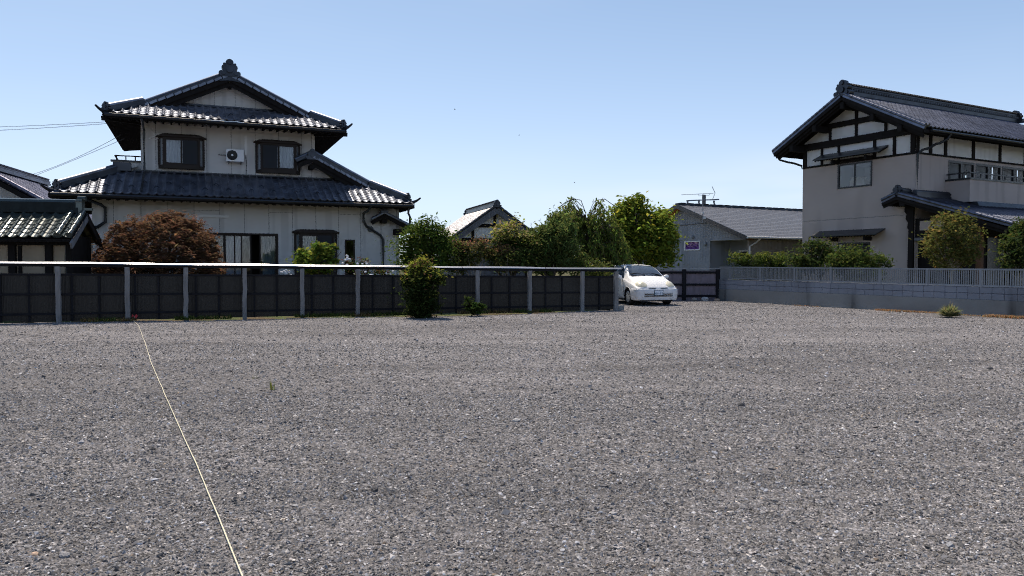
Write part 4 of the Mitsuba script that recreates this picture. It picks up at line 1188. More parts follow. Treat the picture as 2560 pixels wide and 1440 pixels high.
    tiles(pr, P, (PE + .02, V1 + .1, PZ(PE) + .03), (0, 1, 0), (-1, 0, pp), 42, int((PE - 1.0) * ps / .235), lambda u, s: u < .8 or s / ps < PE - 1.0, 'tile_blue', 0)
    roll_tiles(pr, P, (PE + .03, V1 + .06, PZ(PE) + .08), (pu + .1, V1 + .06, pz + .05), .085, 'tile_blue', .24, skirt=.14)
    roll_tiles(pr, P, (PE + .03, V1 + .30, PZ(PE) + .09), (pu + .1, V1 + .30, pz + .06), .075, 'tile_blue', .24)
    roll_tiles(pr, P, (-.10, V1 + .06, PZ(-.08) + .05), (pu - .1, V1 + .06, pz + .05), .08, 'tile_blue', .24, skirt=.14)
    for k, (dv, dz, h) in enumerate(((.0, -.15, .12), (.09, -.25, .12))):
        part(pr, 'barge_board', MB().bar((PE - .1 - .1 * k, V1 + dv + .04, PZ(PE) + dz), (pu, V1 + dv + .04, pz + dz), .05, h), 'timber_dark', P)
        part(pr, 'barge_board', MB().bar((-.08, V1 + dv + .04, PZ(-.08) + dz), (pu, V1 + dv + .04, pz + dz), .05, h), 'timber_dark', P)
    part(pr, 'main_ridge', MB().loft(ridge_prof(.30, .30, .09), (pu + .05, V1 + .2, pz), (pu + .05, -.01, pz)), 'ridge_black', P)
    part(pr, 'main_ridge', MB().loft(ridge_prof(.28, .34, .09), (U1 + .16, -.3, PZ(U1) - .02), (U1 + .16, 2.1, PZ(U1) - .02)), 'ridge_black', P)
    part(pr, 'flashing', MB().loft([(-.16, -.1), (-.16, .14), (.10, .14), (.2, -.1)], (B1 + .12, 2.3, PZ(B1) + .05), (B1 + .12, PB, PZ(B1) + .05)), 'ridge_black', P)
    part(pr, 'ridge_ornament', ornament(MB(), (pu, V1 + .02, pz - .02), .50), 'ridge_black', P, 30)
    part(pr, 'purlin', MB().box(.14, .34, V1 + .12, -.001, 4.02, 4.20), 'timber_dark', P)
    part(pr, 'purlin', MB().box(.66, .90, V1 + .12, -.001, 3.98, 4.22), 'timber_dark', P)
    part(pr, 'gutter', MB().tube([(PE + .06, V1 + .2, PZ(PE) - .10), (PE + .06, PB, PZ(PE) - .12)], .06, 8), 'metal_black', P, 40)
    part(pr, 'fascia', MB().box(PE - .12, PE - .04, V1 + .1, PB, PZ(PE) - .18, PZ(PE) - .03), 'timber_dark', P)
    # --- dark timber entrance under it
    en = holder(th, 'entrance')
    part(en, 'bracket_post', MB().extr([(.66, 0), (.92, 0), (.92, 4.0), (.52, 4.0), (.50, 3.8), (.60, 3.66), (.56, 3.46), (.68, 3.3), (.64, 3.1), (.70, 3.0)], -.10, -.002), 'timber_dark', P)
    part(en, 'post', MB().box(3.56, 3.76, -.1, .1, 0, 3.3), 'timber_brown', P)
    part(en, 'wall', MB().box(.935, 3.56, .02, .08, 2.55, 3.45).box(.935, 3.56, .25, .31, 0, 2.55), 'timber_dark', P)
    part(en, 'plaster_panel', MB().box(1.15, 2.2, -.0, .018, 2.95, 3.35), 'mauve_stucco', P)
    part(en, 'rail', MB().box(.935, 3.56, -.05, .015, 2.52, 2.64), 'timber_grey', P)
    part(en, 'rail', MB().box(3.60, 3.72, .1, PB, 2.75, 2.95), 'timber_dark', P)
    part(en, 'front_wall', MB().box(3.30, 3.36, .31, PB, 0, 3.45), 'timber_dark', P)
    for v in (2.3, 4.3, 6.3):
        part(en, 'post', MB().box(3.58, 3.74, v - .08, v + .08, 0, 3.2), 'timber_dark', P)
    for v0, v1 in ((1.0, 2.2), (2.42, 4.2)):
        part(en, 'sliding_door', MB().box(3.37, 3.40, v0, v1, .1, 2.6), 'metal_black', P)


timbered_house()


# ------------------------------------------------------------------ translucent panel fence along the lot
FENCE = Place(-11.6, 19.2, 18.4)


def panel_fence():
    P = FENCE
    th = thing('panel_fence', 'long dark translucent corrugated panel fence with grey posts and a bright metal cap', 'fence')
    posts = [-1.55, -.03, 1.56, 2.97, 4.46, 5.98, 7.52, 9.38, 11.10, 12.79, 14.57, 15.75]
    def V(u): return max(0, u - 13.6) * .18 * 0 + (0.04 * math.sin(u * .55))     # slight wander of the line
    def top(u): return 1.53 - .0108 * (u + .0)
    rng = np.random.default_rng(8)
    for k, u in enumerate(posts):
        v = V(u) - .06
        m = MB()
        zs = np.linspace(-.05, top(u) - .10, 6)
        c = [(u + rng.normal(0, .006), v + rng.normal(0, .004)) for _ in zs]
        w = .054 if k != 11 else .066
        vv = np.array([(cx + sx * w, cy + sy * .06, z) for (cx, cy), z in zip(c, zs) for sx, sy in ((-1, -1), (1, -1), (1, 1), (-1, 1))])
        f = [(4 * i + j, 4 * i + (j + 1) % 4, 4 * i + 4 + (j + 1) % 4, 4 * i + 4 + j) for i in range(5) for j in range(4)] + [(20, 21, 22, 23)]
        m.add(vv, f)
        part(th, 'post', m, 'post_wood', P)
    # cap: a shallow metal coping in two lengths, under it a dark rail
    for a, b, mat in ((-4.0, 4.9, 'metal_cap'), (4.92, 10.6, 'metal_cap'), (10.62, 13.3, 'metal_cap'), (13.32, 15.92, 'metal_grey')):
        n = int((b - a) / .3) + 2
        prof = np.array([(-.076, -.036), (-.072, -.026), (-.014, .017), (.014, .017), (.072, -.026), (.076, -.036)])
        us = np.linspace(a, b, n)
        vv = np.vstack([np.c_[np.full(6, u), V(u) - prof[:, 0] * 1.0 - .05, top(u) + prof[:, 1] + .006 * math.sin(u * 1.7)] for u in us])
        f = [(6 * i + j, 6 * i + j + 1, 6 * i + 7 + j, 6 * i + 6 + j) for i in range(n - 1) for j in range(5)]
        part(th, 'cap', MB().add(vv, f), mat, P, label='bright weathered metal cap strip')
    edges = [-4.0] + posts
    for a, b in zip(edges[:-1], edges[1:]):
        va, vb = V(a) - .02, V(b) - .02
        part(th, 'top_rail', MB().bar((a, va - .02, top(a) - .075), (b, vb - .02, top(b) - .075), .05, .07), 'stud_wood', P)
        for z0 in (1.22, .71 - .004 * a, .21 - .002 * a):
            za, zb = (z0 * top(a) / 1.53, z0 * top(b) / 1.53)
            part(th, 'rail', MB().bar((a + .06, va + .005, za), (b - .06, vb + .005, zb), .03, .055), 'stud_wood', P)
    studs = [-1.32, -.70, .26, .88, 1.73, 2.29, 3.21, 3.79, 4.71, 5.30, 6.25, 6.84, 7.95, 8.54, 9.9, 10.45, 11.58, 12.16, 13.35, 13.91, 15.20]
    for u in studs:
        part(th, 'stud', MB().box(u - .024, u + .024, V(u) + .005, V(u) + .04, .02, 1.20 * top(u) / 1.53), 'stud_wood', P)
    # corrugated sheets, each about 0.62 wide
    es = np.r_[np.arange(-4.0, 15.6, .62), 15.70]
    for a, b in zip(es[:-1], es[1:]):
        n = max(6, int((b - a) / .008))
        u = np.linspace(a, b + .03, n)
        v = np.array([V(x) for x in u]) + .050 + .0035 * np.sin(u / .032 * 2 * np.pi)
        zt = np.array([1.235 * top(x) / 1.53 for x in u]); zb = .03 + rng.uniform(-.02, .02)
        vv = np.vstack([np.c_[u, v, u * 0 + zb], np.c_[u, v, zt]])
        part(th, 'sheet', MB().add(vv, [(k, k + 1, n + k + 1, n + k) for k in range(n - 1)]), 'polycarbonate', P)
    part(th, 'footing_block', MB().box(15.83, 16.02, -.08, .10, -.02, .17), 'concrete', P)


# ------------------------------------------------------------------ back fence beyond the car
def back_fence():
    P = Place(5.55, 31.12, -1.5)
    L = 3.05
    th = thing('plank_fence', 'mauve-grey panel fence with dark timber frame behind the white car', 'fence')
    for u in (.15, 1.60, L - .06):
        part(th, 'post', MB().box(u - .075, u + .075, -.07, .07, -.02, 1.30), 'stud_wood', P)
    for a, b in ((-.0, .075), (.225, 1.525), (1.675, L - .135)):
        for z in (1.16, .66, .19):
            part(th, 'rail', MB().box(a, b, -.05, -.005, z - .045, z + .045), 'stud_wood', P)
        n = max(1, round((b - a) / .62))
        for k in range(n):
            x0, x1 = a + (b - a) * k / n, a + (b - a) * (k + 1) / n
            part(th, 'panel', MB().box(x0 + .004, x1 - .004, 0, .025, -.03, 1.24), 'fence_mauve', P)
    part(th, 'cap', MB().extr([(-.1, 1.305), (L + .45, 1.305), (L + .45, 1.335), (-.1, 1.335)], -.11, .11), 'metal_grey', P)


# ------------------------------------------------------------------ block wall and railing on the right
WALL = Place(8.571, 30.973, -62.274)


def block_wall():
    P = WALL                                 # u along the wall towards the viewer, v > 0 behind it
    th = thing('block_wall', 'grey wall of two concrete block courses on a poured footing at the right', 'wall')
    L = 16.0
    part(th, 'footing', MB().extr([(0, -.1), (L, -.1), (L, .455), (0, .49)], -.012, .16), 'concrete', P)
    part(th, 'mortar', MB().extr([(0.02, .44), (L, .405), (L, .80), (0.02, .86)], .008, .148), 'mortar', P)
    pitch = .342
    for j in range(2):
        for k in range(int(L / pitch)):
            u0, u1 = .01 + k * pitch, .01 + (k + 1) * pitch - .012
            zb = .495 - .0022 * u0 + j * .185
            rng = (k * 7 + j * 3) % 5 * .0012
            part(th, 'block', MB().box(u0, u1, -rng, .15, zb, zb + .172), 'block', P)
    part(th, 'coping', MB().extr([(0, .862), (L, .826), (L, .842), (0, .878)], -.012, .16), 'block', P)


def metal_railing():
    P = WALL
    th = thing('metal_railing', 'grey metal railing of close vertical bars along the top of the block wall', 'railing')
    def zt(u): return 1.385 - .0042 * u
    def zb(u): return .935 - .006 * u
    L = 15.9
    part(th, 'top_rail', MB().bar((-.02, .07, zt(0)), (L, .07, zt(L)), .05, .045), 'metal_grey', P)
    part(th, 'bottom_rail', MB().bar((-.02, .07, zb(0)), (L, .07, zb(L)), .04, .04), 'metal_grey', P)
    posts = [.05, .58, 2.2, 3.86, 5.46, 7.36, 8.97, 10.59, 12.2, 13.8, 15.4]
    for u in posts:
        part(th, 'post', MB().box(u - .04, u + .04, .035, .105, .84 - .004 * u, zt(u) - .022), 'metal_grey', P)
    u = .14
    k = 0
    while u < 13.0:
        if all(abs(u - q) > .055 for q in posts):
            part(th, 'bar', MB().box(u - .0125, u + .0125, .058, .082, zb(u) + .02, zt(u) - .022), 'metal_grey', P)
        u += .0655


panel_fence()
back_fence()
block_wall()
metal_railing()


# ------------------------------------------------------------------ the white car
def white_car():
    # own axes: x from the nose backwards, y to the car's left, z up
    hx, hy = .225, -.974                       # heading of the nose
    ax = np.array([5.09, 27.85]) + np.array([hx, hy]) * .86       # nose centre
    m4 = np.eye(4)
    m4[:2, 0] = (-hx, -hy); m4[:2, 1] = (hy, -hx); m4[:2, 3] = ax

    class C:
        m = m4
        def __call__(s, v): return np.asarray(v, float) @ m4[:3, :3].T + m4[:3, 3]
    P = C()
    th = thing('car', 'white four-door sedan with cream headlights parked nose-out at the end of the fence', 'car')
    S = np.array([  # x, zb, w0, w1, zmid, wsh, zsh, wt, zt, crown
        (0.000, .30, .46, .52, .44, .50, .55, .42, .60, .015),
        (0.030, .24, .60, .66, .43, .63, .57, .54, .64, .02),
        (0.110, .20, .70, .765, .44, .735, .61, .60, .70, .03),
        (0.280, .18, .76, .820, .45, .790, .68, .62, .795, .045),
        (0.550, .18, .79, .842, .48, .815, .76, .64, .895, .055),
        (0.900, .18, .80, .847, .50, .825, .83, .68, .985, .055),
        (1.080, .18, .80, .847, .50, .825, .87, .70, 1.03, .05),
        (1.200, .18, .80, .847, .50, .825, .89, .675, 1.11, .05),
        (1.500, .18, .80, .847, .50, .825, .91, .60, 1.295, .045),
        (1.860, .18, .80, .847, .50, .825, .925, .535, 1.425, .04),
        (2.300, .18, .80, .847, .50, .825, .935, .525, 1.463, .03),
        (2.900, .18, .80, .847, .50, .825, .94, .53, 1.435, .03),
        (3.300, .18, .80, .847, .50, .82, .945, .56, 1.30, .04),
        (3.650, .18, .80, .845, .50, .81, .95, .62, 1.10, .04),
        (3.900, .18, .79, .835, .50, .79, .95, .64, 1.02, .03),
        (4.180, .20, .74, .790, .50, .74, .90, .62, .98, .02),
        (4.280, .26, .66, .700, .50, .66, .78, .58, .86, .02),
        (4.310, .32, .50, .560, .50, .52, .62, .48, .70, .01)])
    # resample for smoothness
    xs = np.unique(np.r_[np.linspace(0, .12, 9), np.arange(.14, 1.32, .02), np.linspace(1.32, 2.9, 24), np.arange(2.94, 3.88, .025), np.linspace(3.9, 4.31, 10)])
    from scipy.interpolate import PchipInterpolator
    R = np.c_[xs, PchipInterpolator(S[:, 0], S[:, 1:])(xs)]

    def section(r):
        x, zb, w0, w1, zm, ws, zs, wt, zt, cr = r
        return np.array([(0, zb), (w0 * .9, zb), (w0, zb + .05), (w1 * .995, (zb + zm) / 2), (w1, zm), ((w1 + ws) / 2 + .008, (zm + zs) / 2 + .03), (ws, zs),
                         (ws + (wt - ws) * .30, zs + (zt - zs) * .34), (ws + (wt - ws) * .64, zs + (zt - zs) * .72), (wt, zt), (wt * .86, zt + cr * .45), (wt * .5, zt + cr * .85), (0, zt + cr)])

    def dense(q, n=44):
        t = np.arange(len(q))
        return PchipInterpolator(t, q)(np.linspace(0, len(q) - 1, n))
    AX = (.86, 3.41)
    rings = []
    for r in R:
        q = dense(section(r))
        full = np.vstack([q, (q * (-1, 1))[-2:0:-1]])
        rings.append(np.c_[np.full(len(full), r[0]), full])
    n = len(rings[0])
    v = np.vstack(rings)
    f = np.array([(i * n + j, i * n + (j + 1) % n, (i + 1) * n + (j + 1) % n, (i + 1) * n + j) for i in range(len(rings) - 1) for j in range(n)])
    c = v[f].mean(1)
    keep = np.ones(len(f), bool)
    for x in AX:                                     # the wheel openings
        keep &= ~((np.hypot(c[:, 0] - x, c[:, 2] - .31) < .335) & (np.abs(c[:, 1]) > .56))
    f = f[keep]
    tri = np.vstack([f[:, [0, 1, 2]], f[:, [0, 2, 3]]])
    c0, c1 = len(v), len(v) + 1
    v = np.vstack([v, rings[0].mean(0), rings[-1].mean(0)])
    e = (len(rings) - 1) * n
    tri = np.vstack([tri, [(c0, (j + 1) % n, j) for j in range(n)], [(c1, e + j, e + (j + 1) % n) for j in range(n)]])
    part(th, 'body', MB().add(v, tri), 'car_paint', P, True)
    for x in AX:
        for sd in (-1, 1):
            t = np.linspace(-.25, np.pi + .25, 20)
            lin = np.vstack([np.c_[x + .335 * np.cos(t), t * 0 + sd * yy, .31 + .335 * np.sin(t)] for yy in (.56, .83)] + [[(x, sd * .56, .31)]])
            part(th, 'wheel_arch', MB().add(lin, [(k, k + 1, 21 + k, 20 + k) for k in range(19)] + [(40, k, k + 1, k + 1) for k in range(19)]), 'car_black', P)
    # bumper: a separate moulding wrapped round the nose with a ledge above it
    bx = np.r_[np.linspace(.50, .06, 12), .03, .012, .002, -.004]
    w1f = PchipInterpolator(S[:, 0], S[:, 3])
    half = [(x, float(w1f(max(0, x)))) for x in bx] + [(-.010, .36), (-.014, .2)]
    plan = np.array(half + [(-.016, 0.0)] + [(x, -y) for x, y in half[::-1]])
    tg = np.gradient(plan, axis=0); tg /= np.linalg.norm(tg, axis=1, keepdims=True)
    nrm = np.c_[tg[:, 1], -tg[:, 0]]
    nrm *= np.where((nrm * (plan - (1.0, 0))).sum(1) < 0, -1, 1)[:, None]
    rows = [np.c_[plan + nrm * o, np.full(len(plan), z)] for o, z in ((-.10, .20), (-.012, .205), (.012, .25), (.030, .36), (.036, .50), (.034, .575), (.024, .60), (-.09, .612))]
    k = len(plan)
    part(th, 'bumper', MB().add(np.vstack(rows), [(i * k + j, i * k + j + 1, (i + 1) * k + j + 1, (i + 1) * k + j) for i in range(len(rows) - 1) for j in range(k - 1)]), 'car_paint', P, 40)
    Rf = {i: PchipInterpolator(S[:, 0], S[:, i]) for i in range(1, 10)}

    def at(x): return section(np.r_[x, [Rf[i](x) for i in range(1, 10)]])
    # windscreen: sheet just proud of the body between the roof edge and the scuttle
    gx = np.linspace(1.13, 1.82, 9)
    rows = []
    for x in gx:
        q = at(x)
        w, z = q[9]; zt = q[12][1]
        ys = np.linspace(-1, 1, 13)
        rows.append(np.array([(x - .012, y * (w - .035), z + (zt - z) * (1 - y * y) + .012) for y in ys]))
    m = MB().add(np.vstack(rows), [(i * 13 + j, i * 13 + j + 1, (i + 1) * 13 + j + 1, (i + 1) * 13 + j) for i in range(8) for j in range(12)])
    part(th, 'windscreen', m, 'car_glass', P, True)
    part(th, 'scuttle', MB().bar((1.075, -.60, 1.075), (1.075, .60, 1.075), .10, .025), 'car_black', P)
    for y0, y1 in ((-.55, .10), (.05, .60)):
        part(th, 'wiper', MB().tube([(1.10, y0, 1.10), (1.20, (y0 + y1) / 2, 1.17), (1.17, y1, 1.15)], .014, 5), 'car_black', P)
    for s in (-1, 1):
        for x0, x1, l0, l1 in ((1.38, 2.28, .30, .96), (2.38, 3.12, .30, .96)):
            gx = np.linspace(x0, x1, 7)
            rows = []
            for x in gx:
                q = at(x)
                a, b = q[6], q[9]
                t0, t1 = .14, .90
                if x0 < 2 and x < 1.75: t1 = .90 * (x - 1.05) / .70
                o = np.array([.014, .006])
                rows.append(np.array([(x, s * (a[0] + (b[0] - a[0]) * t + .016 + .02 * (1 - t) * t * 2), a[1] + (b[1] - a[1]) * t) for t in np.linspace(t0, max(t0 + .03, t1), 5)]))
            m = MB().add(np.vstack(rows), [(i * 5 + j, i * 5 + j + 1, (i + 1) * 5 + j + 1, (i + 1) * 5 + j) for i in range(6) for j in range(4)])
            part(th, 'side_window', m, 'car_glass', P, True)
        # headlight: a swept-back lens sitting in the wing
        a = np.linspace(0, 2 * np.pi, 22)
        lens = []
        for rr in (1.0, .8, .5, .0):
            ring = []
            for t in a[:-1]:
                X = .23 + .19 * rr * math.cos(t); Y = .565 + .17 * rr * math.sin(t) + .45 * (X - .23)
                q = at(max(.02, X))
                # height of the body skin under (X, Y)
                zs = np.interp(Y, q[::-1][:7, 0], q[::-1][:7, 1])
                ring.append((X - .03 * (1 - rr), s * Y, zs + .016 + .034 * (1 - rr * rr)))
            lens.append(np.array(ring))
        k = 21
        m = MB().add(np.vstack(lens), [(i * k + j, i * k + (j + 1) % k, (i + 1) * k + (j + 1) % k, (i + 1) * k + j) for i in range(3) for j in range(k)])
        part(th, 'headlight', m, 'lamp_lens', P, True)
        part(th, 'grille_slot', MB().bar((.012, s * .10, .632), (.020, s * .36, .640), .05, .026), 'car_black', P)
        part(th, 'bonnet_line', MB().tube([(X, s * Y, np.interp(Y, at(X)[::-1][:7, 0], at(X)[::-1][:7, 1]) + .003) for X, Y in zip(np.linspace(.10, .95, 14), np.linspace(.09, .30, 14))], .006, 4), 'plastic_white', P)
        # mirrors
        mm = MB().ball((1.42, s * .955, 1.03), (.075, .115, .075)).bar((1.42, s * .80, .965), (1.42, s * .93, .99), .05, .04)
        part(th, 'mirror', mm, 'car_paint', P, 40)
        part(th, 'door_line', MB().tube([(1.27, s * .846, .32), (1.25, s * .856, .55), (1.33, s * .834, .90)], .006, 4), 'car_black', P)
        part(th, 'side_repeater', MB().box(.98, 1.02, s * .845 - .008, s * .845 + .008, .62, .66), 'car_black', P)
        part(th, 'sill', MB().box(1.2, 3.08, min(s * .70, s * .815), max(s * .70, s * .815), .16, .22), 'car_black', P)
        part(th, 'arch_line', MB().tube([(.86 + .36 * math.cos(t), s * .845, .31 + .36 * math.sin(t)) for t in np.linspace(.1, np.pi - .1, 13)], .010, 5), 'car_paint', P)
        for x in AX:
            w = holder(th, 'wheel')
            yo = s * .815
            def disc(r, y0, y1, mt, nm):
                t = MB().tube([(x, y0, .302), (x, y1, .302)], [r, r], 28)
                return part(w, nm, t, mt, P, 30)
            tr = MB().tube([(x, s * .63, .302), (x, s * .65, .302), (x, s * .80, .302), (x, yo, .302)], [.285, .302, .302, .285], 28)
            part(w, 'tyre', tr, 'rubber', P, 40)
            rim = MB().tube([(x, yo - s * .02, .302), (x, yo + s * .006, .302), (x, yo + s * .012, .302)], [.20, .20, .175], 28)
            part(w, 'rim', rim, 'wheel_silver', P, 30)
            hs = MB()
            for t in np.arange(0, 2 * np.pi, 2 * np.pi / 10):
                hs.tube([(x + .135 * math.cos(t), yo + s * .012, .302 + .135 * math.sin(t)), (x + .135 * math.cos(t), yo + s * .016, .302 + .135 * math.sin(t))], .022, 7)
            part(w, 'rim_holes', hs, 'car_black', P, stuff=True)
    # lower grille, number plate, underside
    def strip(o, z0, z1, w):
        q = (plan + nrm * o)[np.abs(plan[:, 1]) < w]
        g = len(q)
        rr_ = [np.c_[q + nrm[np.abs(plan[:, 1]) < w] * e, np.full(g, z)] for e, z in ((-.05, z0), (0, z0), (0, z1), (-.05, z1))]
        return MB().add(np.vstack(rr_), [(i * g + j, i * g + j + 1, (i + 1) * g + j + 1, (i + 1) * g + j) for i in range(3) for j in range(g - 1)])
    for z0, z1 in ((.402, .440), (.335, .374)):
        part(th, 'lower_grille', strip(.050, z0, z1, .58), 'car_black', P)
    part(th, 'bumper_lip', MB().box(.12, .9, -.62, .62, .15, .21), 'car_black', P)
    pl = holder(th, 'number_plate')
    part(pl, 'plate', MB().box(-.078, -.066, -.165, .165, .385, .55), 'plate_white', P, label='white number plate reading 62-44')
    part(pl, 'surround', MB().box(-.070, -.05, -.178, .178, .372, .563), 'car_black', P)
    tx = meshkit.text_mesh('62-44', .088, .003, True)
    b = tx.bounds
    q = np.array(tx.vertices)
    q = (q - [(b[0, 0] + b[1, 0]) / 2, 0, 0]) * [.92, 1, 1]
    # reading along the viewer's right: the viewer faces +x of the car, so his right is the car's -y... (y to the car's left)
    part(pl, 'digits', MB().add(np.c_[-.0785 - q[:, 2], q[:, 0] * YS + .012 * YS, .402 + q[:, 1]], tx.faces), 'plate_green', P)
    part(th, 'antenna', MB().tube([(1.95, .0, 1.46), (1.72, -.0, 1.50), (1.55, .0, 1.56)][::1], .008, 5), 'car_black', P)
    part(th, 'underbody', MB().box(.55, 3.8, -.60, .60, .14, .24), 'car_black', P)


YS = 1.0
white_car()


# ------------------------------------------------------------------ plants
def leaves(mb, c, size, col, rng, up=.4, long=1.9, droop=0.0):
    """Leaf blades (two triangles each, folded along the midrib) at the points c."""
    n = len(c)
    nr = rng.normal(0, 1, (n, 3)); nr[:, 2] = np.abs(nr[:, 2]) + up * 2
    nr /= np.linalg.norm(nr, axis=1, keepdims=True)
    a = rng.normal(0, 1, (n, 3)); a[:, 2] -= droop * 2
    a -= nr * (a * nr).sum(1, keepdims=True)
    a /= np.linalg.norm(a, axis=1, keepdims=True)
    b = np.cross(nr, a)
    s = (size * np.exp(rng.normal(0, .25, n)))[:, None]
    L, W = s * long * .5, s * .5
    tip, base = c + a * L - nr * L * .15, c - a * L
    l, r = c + b * W + nr * W * .25, c - b * W + nr * W * .25
    v = np.stack([base, l, tip, r], 1).reshape(-1, 3)
    k = np.arange(n)[:, None] * 4
    f = np.vstack([k + [0, 1, 2], k + [0, 2, 3]])
    mb.add(v, f, np.repeat(col, 4, 0))


def crown_points(blobs, n, rng, tuft=.16, fill=.25, per=40):
    """Points of a crown: tufts set on and near the surface of the blobs (x, y, z, rx, ry, rz), some filling the inside."""
    blobs = np.asarray(blobs, float)
    area = (blobs[:, 3] * blobs[:, 5]) ** .5 * (blobs[:, 3] + blobs[:, 5])
    w = area * (blobs[:, 3] + blobs[:, 5]); w = area / area.sum()
    k = max(4, n // per)
    which = rng.choice(len(blobs), k, p=w)
    d = rng.normal(0, 1, (k, 3)); d /= np.linalg.norm(d, axis=1, keepdims=True)
    r = np.where(rng.random(k) < fill, rng.uniform(.15, .8, k), .94 - np.abs(rng.normal(0, .12, k)) + rng.exponential(.03, k))
    c = blobs[which, :3] + d * r[:, None] * blobs[which, 3:]
    t = tuft * np.exp(rng.normal(0, .35, k)) * np.minimum(1, np.cbrt(blobs[which, 3:].prod(1)) / .35)
    i = rng.integers(0, k, n)
    p = c[i] + rng.normal(0, 1, (n, 3)) * t[i][:, None] * np.array([1, 1, .7])
    shade = np.exp(rng.normal(0, .16, k))[i]
    h = (p[:, 2] - p[:, 2].min()) / max(1e-6, np.ptp(p[:, 2]))
    return p, shade, h


def limbs(base, blobs, r0, rng, split=.35, n=None, extra=2):
    """A tapered trunk from the ground that parts into limbs reaching into every blob."""
    m = MB()
    blobs = np.asarray(blobs, float)
    top = np.average(blobs[:, :3], axis=0, weights=blobs[:, 3])
    base = np.array(base, float)
    fork = base + (top - base) * np.array([split, split, split + .05])
    t = np.linspace(0, 1, 7)
    wob = rng.normal(0, .02, (7, 3)); wob[0] = 0
    m.tube(base + (fork - base) * t[:, None] + wob, r0 * (1.15 - .35 * t), 8)
    for b in blobs:
        for e in range(1 + extra):
            end = b[:3] + rng.normal(0, .55, 3) * b[3:] * (e > 0) + (0, 0, .2 * b[5])
            mid = fork + (end - fork) * .5 + rng.normal(0, .10, 3)
            q = np.stack([(1 - x) ** 2 * fork + 2 * x * (1 - x) * mid + x * x * end for x in t]) + rng.normal(0, .012, (7, 3))
            m.tube(q, r0 * (.62 if e == 0 else .4) * (1 - .85 * t) + .004, 6)
    return m


def palette(base, n, rng, jit=.18, hue=.12):
    base = np.asarray(base, float)
    c = base[rng.integers(0, len(base), n)] if base.ndim == 2 else np.repeat(base[None], n, 0)
    return np.clip(c * np.exp(rng.normal(0, jit, n))[:, None] * np.exp(rng.normal(0, hue, (n, 3)) * [1, .4, .6]), .004, .6)


GREEN, LIGHT, OLIVE, YEL = (.052, .088, .022), (.125, .17, .032), (.092, .110, .032), (.26, .28, .045)


def shrub(name, label, cat, blobs, base, n, size, cols, seed, r0=.05, tuft=.16, fill=.25, tips=None, tip_z=.72, bark='bark', up=.4, long=1.9, droop=0.0, group=None, split=.35, extra=2, per=40, bases=None):
    rng = np.random.default_rng(seed)
    th = thing(name, label, cat, group)
    p, sh, h = crown_points(blobs, n, rng, tuft, fill, per)
    p[:, 2] = np.maximum(p[:, 2], .04)
    col = palette(cols, n, rng) * sh[:, None]
    if tips is not None:
        k = (h > tip_z + rng.normal(0, .10, n))
        col[k] = palette(tips, int(k.sum()), rng) * sh[k][:, None]
    m = MB()
    leaves(m, p, size, col, rng, up, long, droop)
    part(th, 'foliage', m, 'leaf')
    if bases:
        tr = MB()
        for q, bl in bases:
            t = limbs(q, bl, r0, rng, split, extra=extra)
            tr.v += t.v; tr.f += [f + tr.n for f in t.f]; tr.n += t.n
        part(th, 'trunk', tr, bark)
    else:
        part(th, 'trunk', limbs(base, blobs, r0, rng, split, extra=extra), bark, smooth=False)
    return th


def B(Y, pts, d=None):
    """Blobs standing at distance Y: (x, z, rx, rz) with a depth like the width."""
    return [(x, Y + (q * .3 * ((-1) ** k)), z, rx, min(rx, d or rx), rz) for k, (x, z, rx, rz, *e) in enumerate(pts) for q in [min(rx, d or rx)]]


MAPLE = B(23.7, [(-11.1, 1.30, 1.92, 1.86), (-11.1, 1.30, 1.92, 1.86), (-11.1, 1.5, 1.7, 1.55), (-12.5, 1.55, .66, .62), (-10.75, 2.72, .75, .46), (-11.95, 2.45, .60, .36), (-10.0, 2.05, .62, .45), (-9.62, 1.2, .5, .45), (-12.93, 1.35, .32, .42)], 1.35)
rngm = np.random.default_rng(31)
maple = thing('maple_tree', 'dome-shaped reddish brown Japanese maple behind the left part of the fence', 'tree')
_p, _s, _h = [], [], []
p, sh, h = crown_points(MAPLE, 52000, rngm, .065, .20, 26)
m = MB()
p = p[p[:, 2] > .75]; sh = np.resize(sh, len(p))
leaves(m, p * 1.0, .045, palette([(.168, .090, .056), (.142, .082, .058), (.205, .118, .064), (.122, .085, .052)], len(p), rngm) * sh[:, None], rngm, 1.1, 3.0, .5)
part(maple, 'foliage', m, 'leaf')
part(maple, 'trunk', limbs((-11.0, 23.7, 0), MAPLE, .11, rngm, .3), 'bark')

CIT = B(24.0, [(-6.62, 1.66, .36, .27), (-6.10, 1.90, .33, .28), (-5.98, 2.20, .17, .17), (-5.75, 1.88, .20, .18), (-6.78, 1.55, .22, .18), (-6.30, 1.42, .48, .18), (-6.75, 1.95, .14, .14), (-5.70, 1.6, .2, .16)])
shrub('citrus_bush', 'bright green bush in front of the ground floor bay window', 'bush', CIT, (-6.2, 24, 0), 3400, .065, [LIGHT, LIGHT, (.06, .12, .02), YEL], 41, .05, .09, .3, split=.45)

